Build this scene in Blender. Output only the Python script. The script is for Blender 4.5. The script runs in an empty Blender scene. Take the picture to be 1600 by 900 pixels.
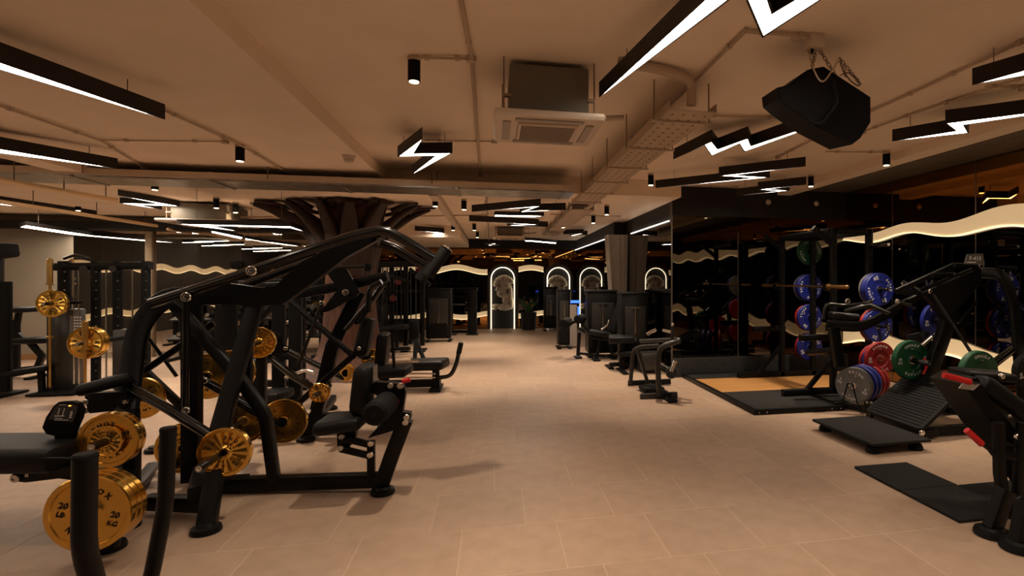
import bpy, bmesh, math, random
from mathutils import Vector, Matrix
random.seed(7)
SC = bpy.context.scene
COL = SC.collection
PI = math.pi

# ------------------------------------------------------------------ camera
# principal point (950,437), focal 850 px of a 1600x900 frame, looking 11.8 deg to the right of the aisle
TH = math.radians(11.8); F = 850.0; CX, CY = 950.0, 437.0; EYE = Vector((0, 0, 1.6))
FWD = Vector((math.sin(TH), math.cos(TH), 0)); RGT = Vector((math.cos(TH), -math.sin(TH), 0)); UP = Vector((0, 0, 1))
cam = bpy.data.cameras.new('camera'); cam.sensor_width = 36; cam.lens = 36 * F / 1600
cam.shift_x = (800 - CX) / 1600; cam.shift_y = (CY - 450) / 1600; cam.clip_end = 120; cam.clip_start = .05
camo = bpy.data.objects.new('camera', cam); COL.objects.link(camo)
camo.location = EYE; camo.rotation_euler = (PI / 2, 0, -TH); SC.camera = camo

# ------------------------------------------------------------------ world, exposure
w = bpy.data.worlds.new('world'); SC.world = w; w.use_nodes = True
w.node_tree.nodes['Background'].inputs[0].default_value = (.9, .75, .6, 1)
w.node_tree.nodes['Background'].inputs[1].default_value = 0.006
vs = SC.view_settings; vs.view_transform = 'Standard'; vs.look = 'None'; vs.gamma = 1; vs.use_curve_mapping = False
vs.exposure = 1.65
BOLT_W = 8.0      # emission of the bolt pendants
SPOT_W = 40.0     # watts of one ceiling spot
WAVE_W = .14      # emission of the wavy wall light
CEIL1, CEIL2, CEILL = 3.15, 2.9, 3.0

# ------------------------------------------------------------------ pixel to world (photo measurements)
def ray(u, v): return FWD * F + RGT * (u - CX) + UP * (CY - v)
def P(u, v, d): return EYE + ray(u, v) * (d / F)             # at camera depth d
def Z(u, v, z=0.0):                                          # on a horizontal plane
    r = ray(u, v); return EYE + r * ((z - EYE.z) / r.z)
def YP(u, v, y):
    r = ray(u, v); return EYE + r * (y / r.y)
def XP(u, v, x):
    r = ray(u, v); return EYE + r * (x / r.x)
def proj(p):
    q = Vector(p) - EYE; d = q.dot(FWD)
    return (CX + F * q.dot(RGT) / d, CY - F * q.z / d, d) if d > .01 else (-9999, 0, -1)

# ------------------------------------------------------------------ materials
MATS = {}
def mat(name, col, rough=.5, metal=0.0, noise=0.0, scale=8.0, bump=0.0, bscale=60.0, emit=0.0, ecol=None, spec=.5,
        stretch=(1, 1, 1), col2=None, rnd=0.0, trans=0.0, coat=0.0):
    m = bpy.data.materials.new(name); m.use_nodes = True; nt = m.node_tree; b = nt.nodes['Principled BSDF']
    b.inputs['Base Color'].default_value = (*col, 1); b.inputs['Roughness'].default_value = rough
    b.inputs['Metallic'].default_value = metal; b.inputs['Specular IOR Level'].default_value = spec
    if trans: b.inputs['Transmission Weight'].default_value = trans
    if coat: b.inputs['Coat Weight'].default_value = coat; b.inputs['Coat Roughness'].default_value = .15
    if emit:
        b.inputs['Emission Color'].default_value = (*(ecol or col), 1); b.inputs['Emission Strength'].default_value = emit
    if noise or bump or rnd:
        tc = nt.nodes.new('ShaderNodeTexCoord'); mp = nt.nodes.new('ShaderNodeMapping'); mp.inputs['Scale'].default_value = stretch
        nt.links.new(tc.outputs['Object'], mp.inputs[0])
    src = None
    if noise:
        n = nt.nodes.new('ShaderNodeTexNoise'); n.inputs['Scale'].default_value = scale; n.inputs['Detail'].default_value = 5
        nt.links.new(mp.outputs[0], n.inputs['Vector'])
        mx = nt.nodes.new('ShaderNodeMix'); mx.data_type = 'RGBA'
        c2 = col2 or tuple(c * (1 - noise) for c in col)
        c1 = col if col2 else tuple(min(1, c * (1 + noise)) for c in col)
        mx.inputs[6].default_value = (*c1, 1); mx.inputs[7].default_value = (*c2, 1)
        rp = nt.nodes.new('ShaderNodeValToRGB'); rp.color_ramp.elements[0].position = .33; rp.color_ramp.elements[1].position = .67
        nt.links.new(n.outputs[0], rp.inputs[0]); nt.links.new(rp.outputs[0], mx.inputs[0]); src = mx.outputs[2]
        nt.links.new(src, b.inputs['Base Color'])
    if rnd:
        oi = nt.nodes.new('ShaderNodeObjectInfo'); hs = nt.nodes.new('ShaderNodeHueSaturation')
        mr = nt.nodes.new('ShaderNodeMapRange'); mr.inputs[3].default_value = 1 - rnd; mr.inputs[4].default_value = 1 + rnd
        nt.links.new(oi.outputs['Random'], mr.inputs[0]); nt.links.new(mr.outputs[0], hs.inputs['Value'])
        if src: nt.links.new(src, hs.inputs['Color'])
        else: hs.inputs['Color'].default_value = (*col, 1)
        nt.links.new(hs.outputs[0], b.inputs['Base Color'])
    if bump:
        n2 = nt.nodes.new('ShaderNodeTexNoise'); n2.inputs['Scale'].default_value = bscale; n2.inputs['Detail'].default_value = 3
        nt.links.new(mp.outputs[0], n2.inputs['Vector'])
        bp = nt.nodes.new('ShaderNodeBump'); bp.inputs['Strength'].default_value = bump; bp.inputs['Distance'].default_value = .01
        nt.links.new(n2.outputs[0], bp.inputs['Height']); nt.links.new(bp.outputs[0], b.inputs['Normal'])
    MATS[name] = m
    return m
TILE = mat('tile_stone', (.385, .27, .195), .5, noise=.07, scale=7, bump=.1, bscale=60, rnd=.05)
GROUT = mat('grout', (.56, .42, .31), .9, noise=.1, scale=20)
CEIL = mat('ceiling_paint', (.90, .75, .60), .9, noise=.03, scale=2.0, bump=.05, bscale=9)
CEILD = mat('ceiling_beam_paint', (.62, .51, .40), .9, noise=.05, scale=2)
WALLB = mat('beige_wall_paint', (.26, .215, .16), .85, noise=.05, scale=3)
DARKW = mat('dark_wall', (.05, .042, .035), .8, noise=.1, scale=4)
BLACKP = mat('black_powder_coat', (.0032, .0032, .0036), .40, spec=.22, bump=.03, bscale=400)
BLACKG = mat('black_gloss_tube', (.0035, .0035, .0038), .22, spec=.4, coat=.3)
VINYL = mat('black_vinyl', (.0045, .0045, .005), .5, spec=.25, bump=.08, bscale=220)
RUBBER = mat('black_rubber', (.0055, .0052, .0052), .72, spec=.2, noise=.35, scale=60, bump=.3, bscale=260)
MATR = mat('rubber_mat', (.012, .0115, .0115), .8, spec=.25, noise=.3, scale=120, bump=.3, bscale=300)
STEELG = mat('grey_metallic_paint', (.045, .043, .041), .38, metal=.6)
CHROME = mat('chrome', (.7, .68, .64), .18, metal=1)
GALV = mat('galvanised_sheet', (.42, .39, .34), .32, metal=.9, noise=.25, scale=6, bump=.15, bscale=14)
GOLD = mat('polished_gold', (.86, .52, .11), .2, metal=1, noise=.06, scale=9)
GOLDB = mat('brass_bar', (.62, .38, .12), .3, metal=1)
GOLDINK = mat('black_ink', (.012, .009, .005), .6)
WHITEINK = mat('white_ink', (.72, .70, .66), .6)
REDP = mat('red_bumper_rubber', (.24, .004, .007), .5, noise=.1, scale=12)
BLUEP = mat('blue_bumper_rubber', (.004, .011, .16), .5, noise=.1, scale=12)
GREENP = mat('green_bumper_rubber', (.003, .068, .027), .5, noise=.1, scale=12)
GREYP = mat('grey_bumper_rubber', (.13, .125, .12), .55, noise=.1, scale=12)
REDG = mat('red_grip', (.55, .012, .015), .4)
OAK = mat('oak_platform', (.42, .21, .07), .4, noise=.2, scale=5, stretch=(1.2, 14, 1), rnd=.05)
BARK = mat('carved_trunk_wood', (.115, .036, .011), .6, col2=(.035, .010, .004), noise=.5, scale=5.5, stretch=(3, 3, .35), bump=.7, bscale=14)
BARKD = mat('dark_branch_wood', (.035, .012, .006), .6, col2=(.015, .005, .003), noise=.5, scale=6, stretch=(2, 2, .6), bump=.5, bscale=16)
FIXT = mat('dark_brown_fixture', (.009, .0045, .0035), .55)
LED = mat('white_diffuser', (.9, .88, .85), .5, emit=BOLT_W, ecol=(1, .85, .69))
LENS = mat('spot_lens', (.9, .8, .6), .4, emit=4, ecol=(1, .72, .42))
WAVE = mat('wave_glow', (.9, .75, .5), .5, emit=WAVE_W, ecol=(1, .68, .35))
WAVEL = mat('wave_led_edge', (1, .9, .7), .5, emit=WAVE_W * 3.5, ecol=(1, .74, .42))
ARCHL = mat('arch_led', (1, .9, .7), .5, emit=1.5, ecol=(1, .82, .56))
BLUEL = mat('blue_screen', (.02, .06, .5), .4, emit=1.2, ecol=(.03, .10, 1))
MIRB = mat('black_mirror_glass', (.10, .085, .07), .015, metal=1)
MIRG = mat('grey_mirror_glass', (.17, .155, .14), .015, metal=1)
MIRL = mat('clear_mirror_glass', (.5, .46, .41), .012, metal=1)
MIRBR = mat('bronze_mirror_glass', (.42, .20, .055), .02, metal=1)
SEAM = mat('mirror_trim', (.25, .22, .18), .35, metal=.8)
WHITEPL = mat('white_plastic', (.66, .55, .44), .5)
GREYBOX = mat('grey_foam_casing', (.16, .145, .115), .7)
PIPE = mat('painted_conduit', (.52, .40, .29), .6)
PIPED = mat('dark_steel_conduit', (.30, .22, .15), .5, metal=.3)  # darker steel tone for rods, brackets, chains and tray holes
STONEC = mat('grey_pillar_cladding', (.11, .09, .07), .45, noise=.2, scale=3, stretch=(1, 1, .3))
SKIRT = mat('charcoal_rough_plinth', (.014, .0135, .013), .7, noise=.4, scale=14, bump=.5, bscale=30)
MARBLE = mat('sculpture_marble', (.46, .39, .31), .6, noise=.12, scale=6)
PILLARC = mat('pale_pillar_cladding', (.34, .28, .22), .35, noise=.15, scale=3, stretch=(1, 1, .3))
MARBLED = mat('sculpture_shade', (.13, .085, .06), .7)
PANELB = mat('charcoal_panel', (.007, .007, .0072), .7)
SPK = mat('black_speaker_cabinet', (.003, .003, .0035), .6, spec=.15, bump=.1, bscale=300)
WIRE = mat('thin_wire', (.16, .11, .075), .6)
CABLEW = mat('pale_cable', (.55, .42, .30), .6)
SMOKED = mat('smoked_shroud', (.03, .028, .026), .3)
LEAF = mat('leaf_green', (.03, .09, .025), .6, noise=.3, scale=8)
SCREEN = mat('placard_face', (.022, .022, .024), .35)

# ------------------------------------------------------------------ mesh builder
def fillet(pts, r, n=5):
    pts = [Vector(p) for p in pts]; out = [pts[0]]
    for i in range(1, len(pts) - 1):
        a, b, c = pts[i - 1], pts[i], pts[i + 1]
        d1 = (a - b); d2 = (c - b); k = min(r, d1.length * .48, d2.length * .48)
        p1 = b + d1.normalized() * k; p2 = b + d2.normalized() * k
        for j in range(n + 1):
            t = j / n; out.append(p1 * (1 - t) ** 2 + b * 2 * t * (1 - t) + p2 * t * t)
    out.append(pts[-1]); return out
def rrect(w, h, r, n=2):
    r = min(r, w * .49, h * .49); o = []
    for cx, cy, a in ((w/2-r, h/2-r, 0), (-w/2+r, h/2-r, 90), (-w/2+r, -h/2+r, 180), (w/2-r, -h/2+r, 270)):
        for i in range(n + 1):
            t = math.radians(a + 90 * i / n); o.append((cx + r * math.cos(t), cy + r * math.sin(t)))
    return o
def circ(r, n): return [(r * math.cos(2 * PI * i / n), r * math.sin(2 * PI * i / n)) for i in range(n)]

class MB:
    def __init__(s): s.v = []; s.f = []
    def add(s, vs, fs):
        o = len(s.v); s.v += [Vector(x) for x in vs]; s.f += [tuple(i + o for i in f) for f in fs]; return s
    def sweep(s, pts, sec, n=(0, 1, 0), scales=None):
        """sec is 2-D: x along the plane normal n, y in the plane. mitred at the corners."""
        pts = [Vector(p) for p in pts]; n = Vector(n).normalized(); K = len(sec); vs = []
        for i, p in enumerate(pts):
            t1 = (pts[i] - pts[i-1]).normalized() if i > 0 else None
            t2 = (pts[i+1] - pts[i]).normalized() if i < len(pts) - 1 else None
            t = (t1 or t2) if not (t1 and t2) else (t1 + t2)
            t = t.normalized() if t.length > 1e-6 else t1
            nn = n - t * n.dot(t)
            if nn.length < .15:
                a = Vector((0, 0, 1)) if abs(t.z) < .9 else Vector((1, 0, 0)); nn = a - t * a.dot(t)
            nn.normalize(); b = t.cross(nn).normalized()
            m = 1.0
            if t1 and t2: m = min(1 / max(.35, t.dot(t1)), 2.2)
            k = scales[i] if scales else 1.0
            kx, ky = (k if isinstance(k, tuple) else (k, k))
            for x, y in sec: vs.append(p + nn * x * kx + b * y * m * ky)
        fs = []
        for i in range(len(pts) - 1):
            for j in range(K):
                a, b2 = i*K + j, i*K + (j+1) % K; fs.append((a, b2, b2 + K, a + K))
        fs.append(tuple(reversed(range(K)))); L = (len(pts)-1)*K; fs.append(tuple(range(L, L + K)))
        return s.add(vs, fs)
    def bar(s, pts, w=.08, h=.08, n=(0, 1, 0), r=.012, bend=0, scales=None):
        if bend: pts = fillet(pts, bend)
        return s.sweep(pts, rrect(w, h, r), n, scales)
    def tube(s, pts, r=.02, k=12, bend=0, scales=None):
        if bend: pts = fillet(pts, bend)
        return s.sweep(pts, circ(r, k), (0, 1, .013), scales)
    def box(s, c, size, rz=0.0, rot=None, b=0.0):
        c = Vector(c); x, y, z = size; R = rot if rot else Matrix.Rotation(rz, 3, 'Z')
        sec = rrect(x, y, b) if b else [(x/2, y/2), (-x/2, y/2), (-x/2, -y/2), (x/2, -y/2)]
        K = len(sec); vs = []
        lv = [(-z/2, 1)] + [(z/2, 1)] if not b else [(-z/2, 1 - b/max(x, y)), (-z/2 + b, 1), (z/2 - b, 1), (z/2, 1 - b/max(x, y))]
        for zz, k in lv:
            for a, q in sec: vs.append(c + R @ Vector((a * k, q * k, zz)))
        fs = [tuple(reversed(range(K)))]
        for i in range(len(lv) - 1):
            for j in range(K): fs.append((i*K + j, i*K + (j+1) % K, (i+1)*K + (j+1) % K, (i+1)*K + j))
        fs.append(tuple(range((len(lv)-1)*K, len(lv)*K))); return s.add(vs, fs)
    def pad(s, p0, p1, w, h, n=(0, 1, 0), r=.03):
        """an upholstered cushion from p0 to p1, w along n, h thick, softened ends"""
        p0, p1 = Vector(p0), Vector(p1); L = (p1 - p0).length; e = min(r, L * .3) / L
        ts = [0, e*.3, e, 1 - e, 1 - e*.3, 1]; sc = [(.86, .6), (.96, .88), (1, 1), (1, 1), (.96, .88), (.86, .6)]
        return s.sweep([p0.lerp(p1, t) for t in ts], rrect(w, h, r, 4), n, sc)
    def cyl(s, p0, p1, r, k=16, cap=0.0):
        p0, p1 = Vector(p0), Vector(p1)
        if cap:
            d = (p1 - p0).normalized() * cap
            return s.sweep([p0, p0 + d, p1 - d, p1], circ(r, k), (.013, 1, .02), [1 - cap/r, 1, 1, 1 - cap/r])
        return s.sweep([p0, p1], circ(r, k), (.013, 1, .02))
    def lathe(s, prof, p=(0, 0, 0), ax=(0, 0, 1), k=24, fan=None):
        ax = Vector(ax).normalized(); a = Vector((1, 0, 0)) if abs(ax.x) < .9 else Vector((0, 1, 0))
        u = (a - ax * a.dot(ax)).normalized(); w_ = ax.cross(u); p = Vector(p); vs = []
        for ri, (r, z) in enumerate(prof):
            for i in range(k):
                t = 2*PI*i/k; zz = z + (fan[ri] * (1 if i % 2 else -1) if fan else 0)
                vs.append(p + u*r*math.cos(t) + w_*r*math.sin(t) + ax*zz)
        fs = []
        for j in range(len(prof) - 1):
            for i in range(k): fs.append((j*k+i, j*k+(i+1) % k, (j+1)*k+(i+1) % k, (j+1)*k+i))
        fs.append(tuple(reversed(range(k)))); fs.append(tuple(range((len(prof)-1)*k, len(prof)*k)))
        return s.add(vs, fs)
    def prism(s, poly, vec):
        poly = [Vector(p) for p in poly]; vec = Vector(vec); K = len(poly)
        nrm = Vector((0, 0, 0))
        for i in range(K): nrm += poly[i].cross(poly[(i+1) % K])
        if nrm.dot(vec) > 0: poly.reverse()
        vs = poly + [p + vec for p in poly]
        fs = [tuple(range(K)), tuple(reversed(range(K, 2*K)))]
        for i in range(K): j = (i+1) % K; fs.append((j, i, i + K, j + K))
        return s.add(vs, fs)
    def ball(s, c, r, k=12, sq=(1, 1, 1)):
        c = Vector(c); vs = []; fs = []; m = k // 2
        for j in range(1, m):
            for i in range(k):
                a, b = PI*j/m, 2*PI*i/k; vs.append(c + Vector((r*sq[0]*math.sin(a)*math.cos(b), r*sq[1]*math.sin(a)*math.sin(b), r*sq[2]*math.cos(a))))
        vs += [c + Vector((0, 0, r*sq[2])), c - Vector((0, 0, r*sq[2]))]; T, B = len(vs)-2, len(vs)-1
        for j in range(m - 2):
            for i in range(k): fs.append((j*k+i, (j+1)*k+i, (j+1)*k+(i+1) % k, j*k+(i+1) % k))
        for i in range(k): fs.append((T, i, (i+1) % k)); fs.append((B, (m-2)*k+(i+1) % k, (m-2)*k+i))
        return s.add(vs, fs)
    def text(s, txt, M, size=.05):
        """flat letters, M is a 4x4 placing text plane x,y"""
        for v, f in glyphs(txt, size): s.add([M @ x for x in v], f)
        return s
    def mesh(s, name, m, off=Vector((0, 0, 0)), smooth=35):
        me = bpy.data.meshes.new(name); me.from_pydata([tuple(v - off) for v in s.v], [], s.f)
        me.polygons.foreach_set('use_smooth', [True] * len(me.polygons)); me.materials.append(m); me.update()
        me.set_sharp_from_angle(angle=math.radians(smooth)); return me

_G = {}
def glyphs(txt, size):
    key = (txt, 1.0)
    if key not in _G:
        cu = bpy.data.curves.new('lettering', 'FONT'); cu.body = txt; cu.size = 1.0; cu.align_x = 'CENTER'; cu.align_y = 'CENTER'
        cu.resolution_u = 2; cu.offset = .015; cu.extrude = .02
        ob = bpy.data.objects.new('lettering', cu); COL.objects.link(ob)
        dg = bpy.context.evaluated_depsgraph_get(); me = bpy.data.meshes.new_from_object(ob.evaluated_get(dg))
        _G[key] = [([v.co.copy() for v in me.vertices], [tuple(p.vertices) for p in me.polygons])]
        bpy.data.objects.remove(ob); bpy.data.meshes.remove(me); bpy.data.curves.remove(cu)
    return [([Vector((p.x*size, p.y*size, p.z*min(size, .06))) for p in v], f) for v, f in _G[key]]

for _t in set('BNOXARELTstrengthKGLB3SHPAFYWDUVIOQ') | set('XSORENASNEXWADPBUTVIOBRIEWASUEHFETT') | {'20', '10', '5', '25', '15', 'KG', 'LB', 'F-415'}: glyphs(_t, 1.0)
# ------------------------------------------------------------------ objects
def tag(o, label=None, cat=None, group=None, kind=None):
    if label: o['label'] = label
    if cat: o['category'] = cat
    if group: o['group'] = group
    if kind: o['kind'] = kind
    return o
def thing(name, label, cat, loc=(0, 0, 0), rz=0.0, group=None):
    o = bpy.data.objects.new(name, None); COL.objects.link(o); o.empty_display_size = .1
    o.location = loc; o.rotation_euler = (0, 0, rz); return tag(o, label, cat, group)
def link(name, me, parent=None, loc=(0, 0, 0)):
    o = bpy.data.objects.new(name, me); COL.objects.link(o); o.location = loc
    if parent: o.parent = parent
    return o
def part(name, mb, m, parent=None, label=None, world=True, smooth=35):
    """mesh built in world space; stored relative to its (unrotated) root"""
    off = Vector((0, 0, 0)); q = parent
    while q is not None and world: off += Vector(q.location); q = q.parent
    o = link(name, mb.mesh(name, m, off, smooth), parent)
    if label: o['label'] = label
    return o
def struct(name, mb, m, label=None, smooth=35):
    o = part(name, mb, m, None, smooth=smooth); o['kind'] = 'structure'
    if label: o['label'] = label
    return o
def copy_tree(o, parent=None):
    c = o.copy(); COL.objects.link(c); c.parent = parent
    for ch in list(o.children): copy_tree(ch, c)
    return c
B = lambda: MB()
# ================================================================== SETTING
XL, XR, XA, XA2, YB, YF, YA, YLB, XS = -10.2, 6.09, 2.65, 2.88, -3.0, 18.2, 8.6, 13.0, -2.9
def slab(name, x0, x1, y0, y1, z0, z1, m):
    return struct(name, B().box(((x0+x1)/2, (y0+y1)/2, (z0+z1)/2), (x1-x0, y1-y0, z1-z0)), m)
fl = slab('floor', XL, XR, YB, YF, -.12, -.0012, GROUT); fl['label'] = 'beige stone tile floor with pale joints'
# floor tiles 60 x 60 cm, running bond; the 300 that show largest are single pieces
ts = .6; tiles = []
row = 0; y = YB
while y < YF - .05:
    x = XL - (.2 * (row % 3)); 
    while x < XR - .02:
        x0, x1, y0, y1 = max(x, XL), min(x + ts, XR), y, min(y + ts, YF)
        if x1 - x0 > .04 and not (x0 > XA2 + .1 and y0 > YA + .1) and not (x1 < XS - .1 and y0 > YLB + .1):
            c = ((x0+x1)/2, (y0+y1)/2); full = x1 - x0 > ts - .001 and y1 - y0 > ts - .001
            u, v, d = proj((c[0], c[1], 0)); inside = d > .5 and -60 < u < 1660 and v < 960
            tiles.append((not (inside and full), d, c, x1 - x0, y1 - y0))
        x += ts
    y += ts; row += 1
tiles.sort(key=lambda t: (t[0], t[1]))
def tile_geo(mb, cx, cy, wx, wy):
    g, e, T = .0022, .0012, 0.0; hx, hy = wx/2 - g, wy/2 - g
    vs = [(cx+sx*hx, cy+sy*hy, -.01) for sx, sy in ((-1,-1),(1,-1),(1,1),(-1,1))] + \
         [(cx+sx*hx, cy+sy*hy, T-e) for sx, sy in ((-1,-1),(1,-1),(1,1),(-1,1))] + \
         [(cx+sx*(hx-e), cy+sy*(hy-e), T) for sx, sy in ((-1,-1),(1,-1),(1,1),(-1,1))]
    fs = [(8, 9, 10, 11)] + [(i, (i+1) % 4, 4+(i+1) % 4, 4+i) for i in range(4)] + [(4+i, 4+(i+1) % 4, 8+(i+1) % 4, 8+i) for i in range(4)]
    mb.add(vs, fs)
tm = B(); tile_geo(tm, 0, 0, ts, ts); tme = tm.mesh('floor_tile', TILE, smooth=10)
for hid, d, c, a, b in tiles[:300]:
    link('floor_tile', tme, fl, (c[0], c[1], random.uniform(-.0005, .0004)))
rest = B()
for hid, d, c, a, b in tiles[300:]: tile_geo(rest, c[0], c[1], a, b)
tag(part('floor_tile_field', rest, TILE, fl, smooth=10), kind='stuff')

# ceilings: near bay, lower bay on the left, lower bay at the back
slab('ceiling', -1.5, XR, YB, 8.15, CEIL1, CEIL1 + .15, CEIL)
slab('ceiling', XA2, XR, 8.15, YA, CEIL1, CEIL1 + .15, CEIL)
slab('ceiling', XL, -1.5, YB, 8.15, CEILL, CEIL1 + .15, CEIL)
slab('ceiling', XL, XA2, 8.15, YF, CEIL2, CEIL1 + .15, CEIL)
slab('ceiling', 5.35, XR, YB, YA, CEIL1 - .012, CEIL1, STONEC)            # dark strip along the mirror wall
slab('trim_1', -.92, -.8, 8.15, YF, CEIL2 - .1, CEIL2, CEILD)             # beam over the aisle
slab('trim_2', XS, -.8, 13.6, YF, 2.62, CEIL2, CEIL)                      # dropped soffit
slab('trim_3', XS, XA, YF - .35, YF, 2.62, CEIL2, PANELB)                 # black bulkhead, far wall
slab('trim_4', XL, XS, YLB - .3, YLB, 2.62, 2.76, PANELB)                 # black beam, back left
slab('trim_5', -5.0, -4.7, YB, 8.15, CEILL - .14, CEILL, CEIL)            # shallow beam on the left
slab('trim_6', 4.75, 5.0, YB, YA, CEIL1 - .1, CEIL1, CEIL)                # beam over the platforms

# outer walls
slab('wall_back', XL, XR, YB - .15, YB, 0, CEIL1, DARKW)
slab('wall_left', XL - .15, XL, YB, YLB, 0, CEILL, DARKW)
slab('wall_right', XR, XR + .15, YB, YA, 0, CEIL1, DARKW)
slab('wall_alcove', XA2, XR, YA, YA + .15, 0, CEIL1, DARKW)
slab('wall_far', XS, XA2, YF, YF + .15, 0, CEIL2, DARKW)
slab('wall_far_left', XL, XS, YLB, YLB + .15, 0, CEIL2, WALLB)
slab('wall_return', XS - .12, XS, YLB, YF, 0, CEIL2, DARKW)
slab('wall_aisle_far', XA, XA2 + .12, 12.0, YF, 0, CEIL2, PANELB)
slab('wall_aisle', XA2, XA2 + .12, YA + .15, 12.0, 0, CEIL2, PANELB)
slab('baseboard_left', XL, -8.34, YLB - .02, YLB, 0, .12, mat('oak_baseboard', (.30, .15, .06), .5))

# mirrors: single glass panes on the walls
def pane_y(wall, x0, x1, y, z0, z1, m, g=.004):               # pane in a plane y = const facing -y
    part('mirror_pane', B().box(((x0+x1)/2, y - .006, (z0+z1)/2), (x1-x0-g, .01, z1-z0-g)), m, wall)
def pane_x(wall, x, s, y0, y1, z0, z1, m, g=.004):            # plane x = const, s = side it faces
    part('mirror_pane', B().box((x + s*.006, (y0+y1)/2, (z0+z1)/2), (.01, y1-y0-g, z1-z0-g)), m, wall)
W = lambda n: bpy.data.objects[n]
edges = [-8.34, -7.84, -7.25, -6.78, -6.05, -5.3, -4.55, -3.8, XS]
for a, b in zip(edges, edges[1:]): pane_y(W('wall_far_left'), a, b, YLB, .1, 2.6, MIRL)
part('timber_post', B().box((-6.98, YLB - .05, 1.3), (.13, .08, 2.6), b=.01), mat('pale_timber', (.33, .24, .15), .6, noise=.2, scale=4, stretch=(6, 6, .4)), W('wall_far_left'))
for a, b in ((YLB, 14.7), (14.7, 16.4), (16.4, YF)): pane_x(W('wall_return'), XS, 1, a, b, .1, 2.6, MIRG)
fx = [XS, -2.0, -1.1, -.22, .78, 1.6, XA]
for a, b in zip(fx, fx[1:]):
    pane_y(W('wall_far'), a, b, YF, 1.95, 2.62, MIRBR); pane_y(W('wall_far'), a, b, YF, .42, 1.95, MIRB); pane_y(W('wall_far'), a, b, YF, .02, .42, MIRBR)
for a, b in ((12.05, 13.6), (13.6, 15.1), (15.1, 16.6), (16.6, YF)): pane_x(W('wall_aisle_far'), XA, -1, a, b, .1, 2.56, MIRG)
for a, b in ((YA + .02, 10.0), (10.0, 11.4)): pane_x(W('wall_aisle'), XA2, -1, a, b, .1, 2.56, MIRG)
ax = [XA2, 4.05, 5.2, XR]
for a, b in zip(ax, ax[1:]): pane_y(W('wall_alcove'), a, b, YA, .30, 2.66, MIRB)
ry = [YA, 7.4, 5.9, 4.4, 2.9, 1.4, -.1, -1.6, YB]
for a, b in zip(ry[1:], ry):
    pane_x(W('wall_right'), XR, -1, a, b, 2.33, CEIL1 - .03, MIRBR); pane_x(W('wall_right'), XR, -1, a, b, .62, 2.33, MIRG); pane_x(W('wall_right'), XR, -1, a, b, .02, .62, MIRBR)
for i, yy in enumerate(ry[1:5]):
    part('mirror_seam_trim', B().box((XR - .013, yy, 1.57), (.006, .012, 3.1)), SEAM, W('wall_right'))
part('mirror_seam_trim', B().box((XA2 - .006, YA - .004, 1.6), (.02, .02, 2.95)), SEAM, W('wall_alcove'))
part('mirror_seam_trim', B().box((4.05, YA - .013, 1.35), (.008, .006, 2.1)), SEAM, W('wall_alcove'))
part('bulkhead_panel', B().box(((XA2 + XR)/2, YA - .03, 2.9), (XR - XA2, .06, .48)), PANELB, W('wall_alcove'))
part('plinth', B().box(((XA2 + XR)/2, YA - .06, .15), (XR - XA2, .12, .30), b=.01), SKIRT, W('wall_alcove'))
part('led_trim', B().box((XA2 - .02, 10.0, 2.585), (.012, 2.6, .012)), mat('slim_led', (1, .95, .9), .5, emit=2.2, ecol=(1, .88, .74)), W('wall_aisle'))
part('led_trim', B().box((XA - .02, 15.2, 2.585), (.012, 5.6, .01)), MATS['slim_led'], W('wall_aisle_far'))

# clad pillar between the two mirror runs (wider above)
c = B(); c.add([(2.6, 11.6, 0), (2.82, 11.6, 0), (2.82, 11.95, 0), (2.6, 11.95, 0), (2.42, 11.55, 2.58), (2.86, 11.55, 2.58), (2.86, 11.98, 2.58), (2.42, 11.98, 2.58)],
    [(3, 2, 1, 0), (4, 5, 6, 7), (0, 1, 5, 4), (1, 2, 6, 5), (2, 3, 7, 6), (3, 0, 4, 7)])
o = part('pillar', c, PILLARC); tag(o, 'grey clad pillar between the aisle mirrors', kind='structure')
for k, xx in enumerate((2.48, 2.68, 2.8)):
    part('pillar_joint', B().bar([(xx + (.14 if xx < 2.6 else .03 if xx < 2.75 else -.02), 11.595, .02), (xx, 11.545, 2.57)], .006, .006, r=.001), SEAM, o)

# wavy light bands on the walls
def wave(name, axis, fixed, a0, a1, zc, amp, wl, ph, th, out, label, step=.08, th_far=None):
    t = thing(name, label, 'wall light', (a0 if axis == 'x' else fixed, fixed if axis == 'x' else a0, zc))
    n = max(6, int((a1 - a0) / step)); 
    def pt(a, z, o): return (a, fixed + o, z) if axis == 'x' else (fixed + o, a, z)
    def ribbon(z0f, z1f, o0, o1, m, nm):
        mb = B(); vs = []; fs = []
        for i in range(n + 1):
            a = a0 + (a1 - a0) * i / n; zz = zc + amp * math.sin(2*PI*(a - ph)/wl) 
            kk = 1 if th_far is None else max(.5, min(1, (a1 - a)/3.4))*(1 - th_far) + th_far
            for zf, oo in ((z0f, o0), (z1f, o0), (z1f, o1), (z0f, o1)): vs.append(pt(a, zz + zf*kk, oo))
        for i in range(n):
            for j in range(4): fs.append((i*4+j, i*4+(j+1) % 4, (i+1)*4+(j+1) % 4, (i+1)*4+j))
        fs += [(3, 2, 1, 0), (n*4, n*4+1, n*4+2, n*4+3)]
        mb.add(vs, fs); part(nm, mb, m, t)
    ribbon(-th/2 + .05*th, th/2, out*.5, out, WAVE, 'glowing_band')
    ribbon(-th/2 - .04*th, -th/2 + .05*th, out*.5, out*1.25, WAVEL, 'led_edge')
    return t
wave('wave_light', 'y', XR, YB + .3, YA - .03, 2.33, .045, 1.6, 6.66, .27, -.05, 'thick glowing wave band high on the right mirror wall', th_far=.1)
wave('wave_light', 'y', XR, YB + .3, YA - .03, .63, .06, 1.65, 5.9, .22, -.05, 'glowing wave band low on the right mirror wall behind the squat machine')
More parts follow.
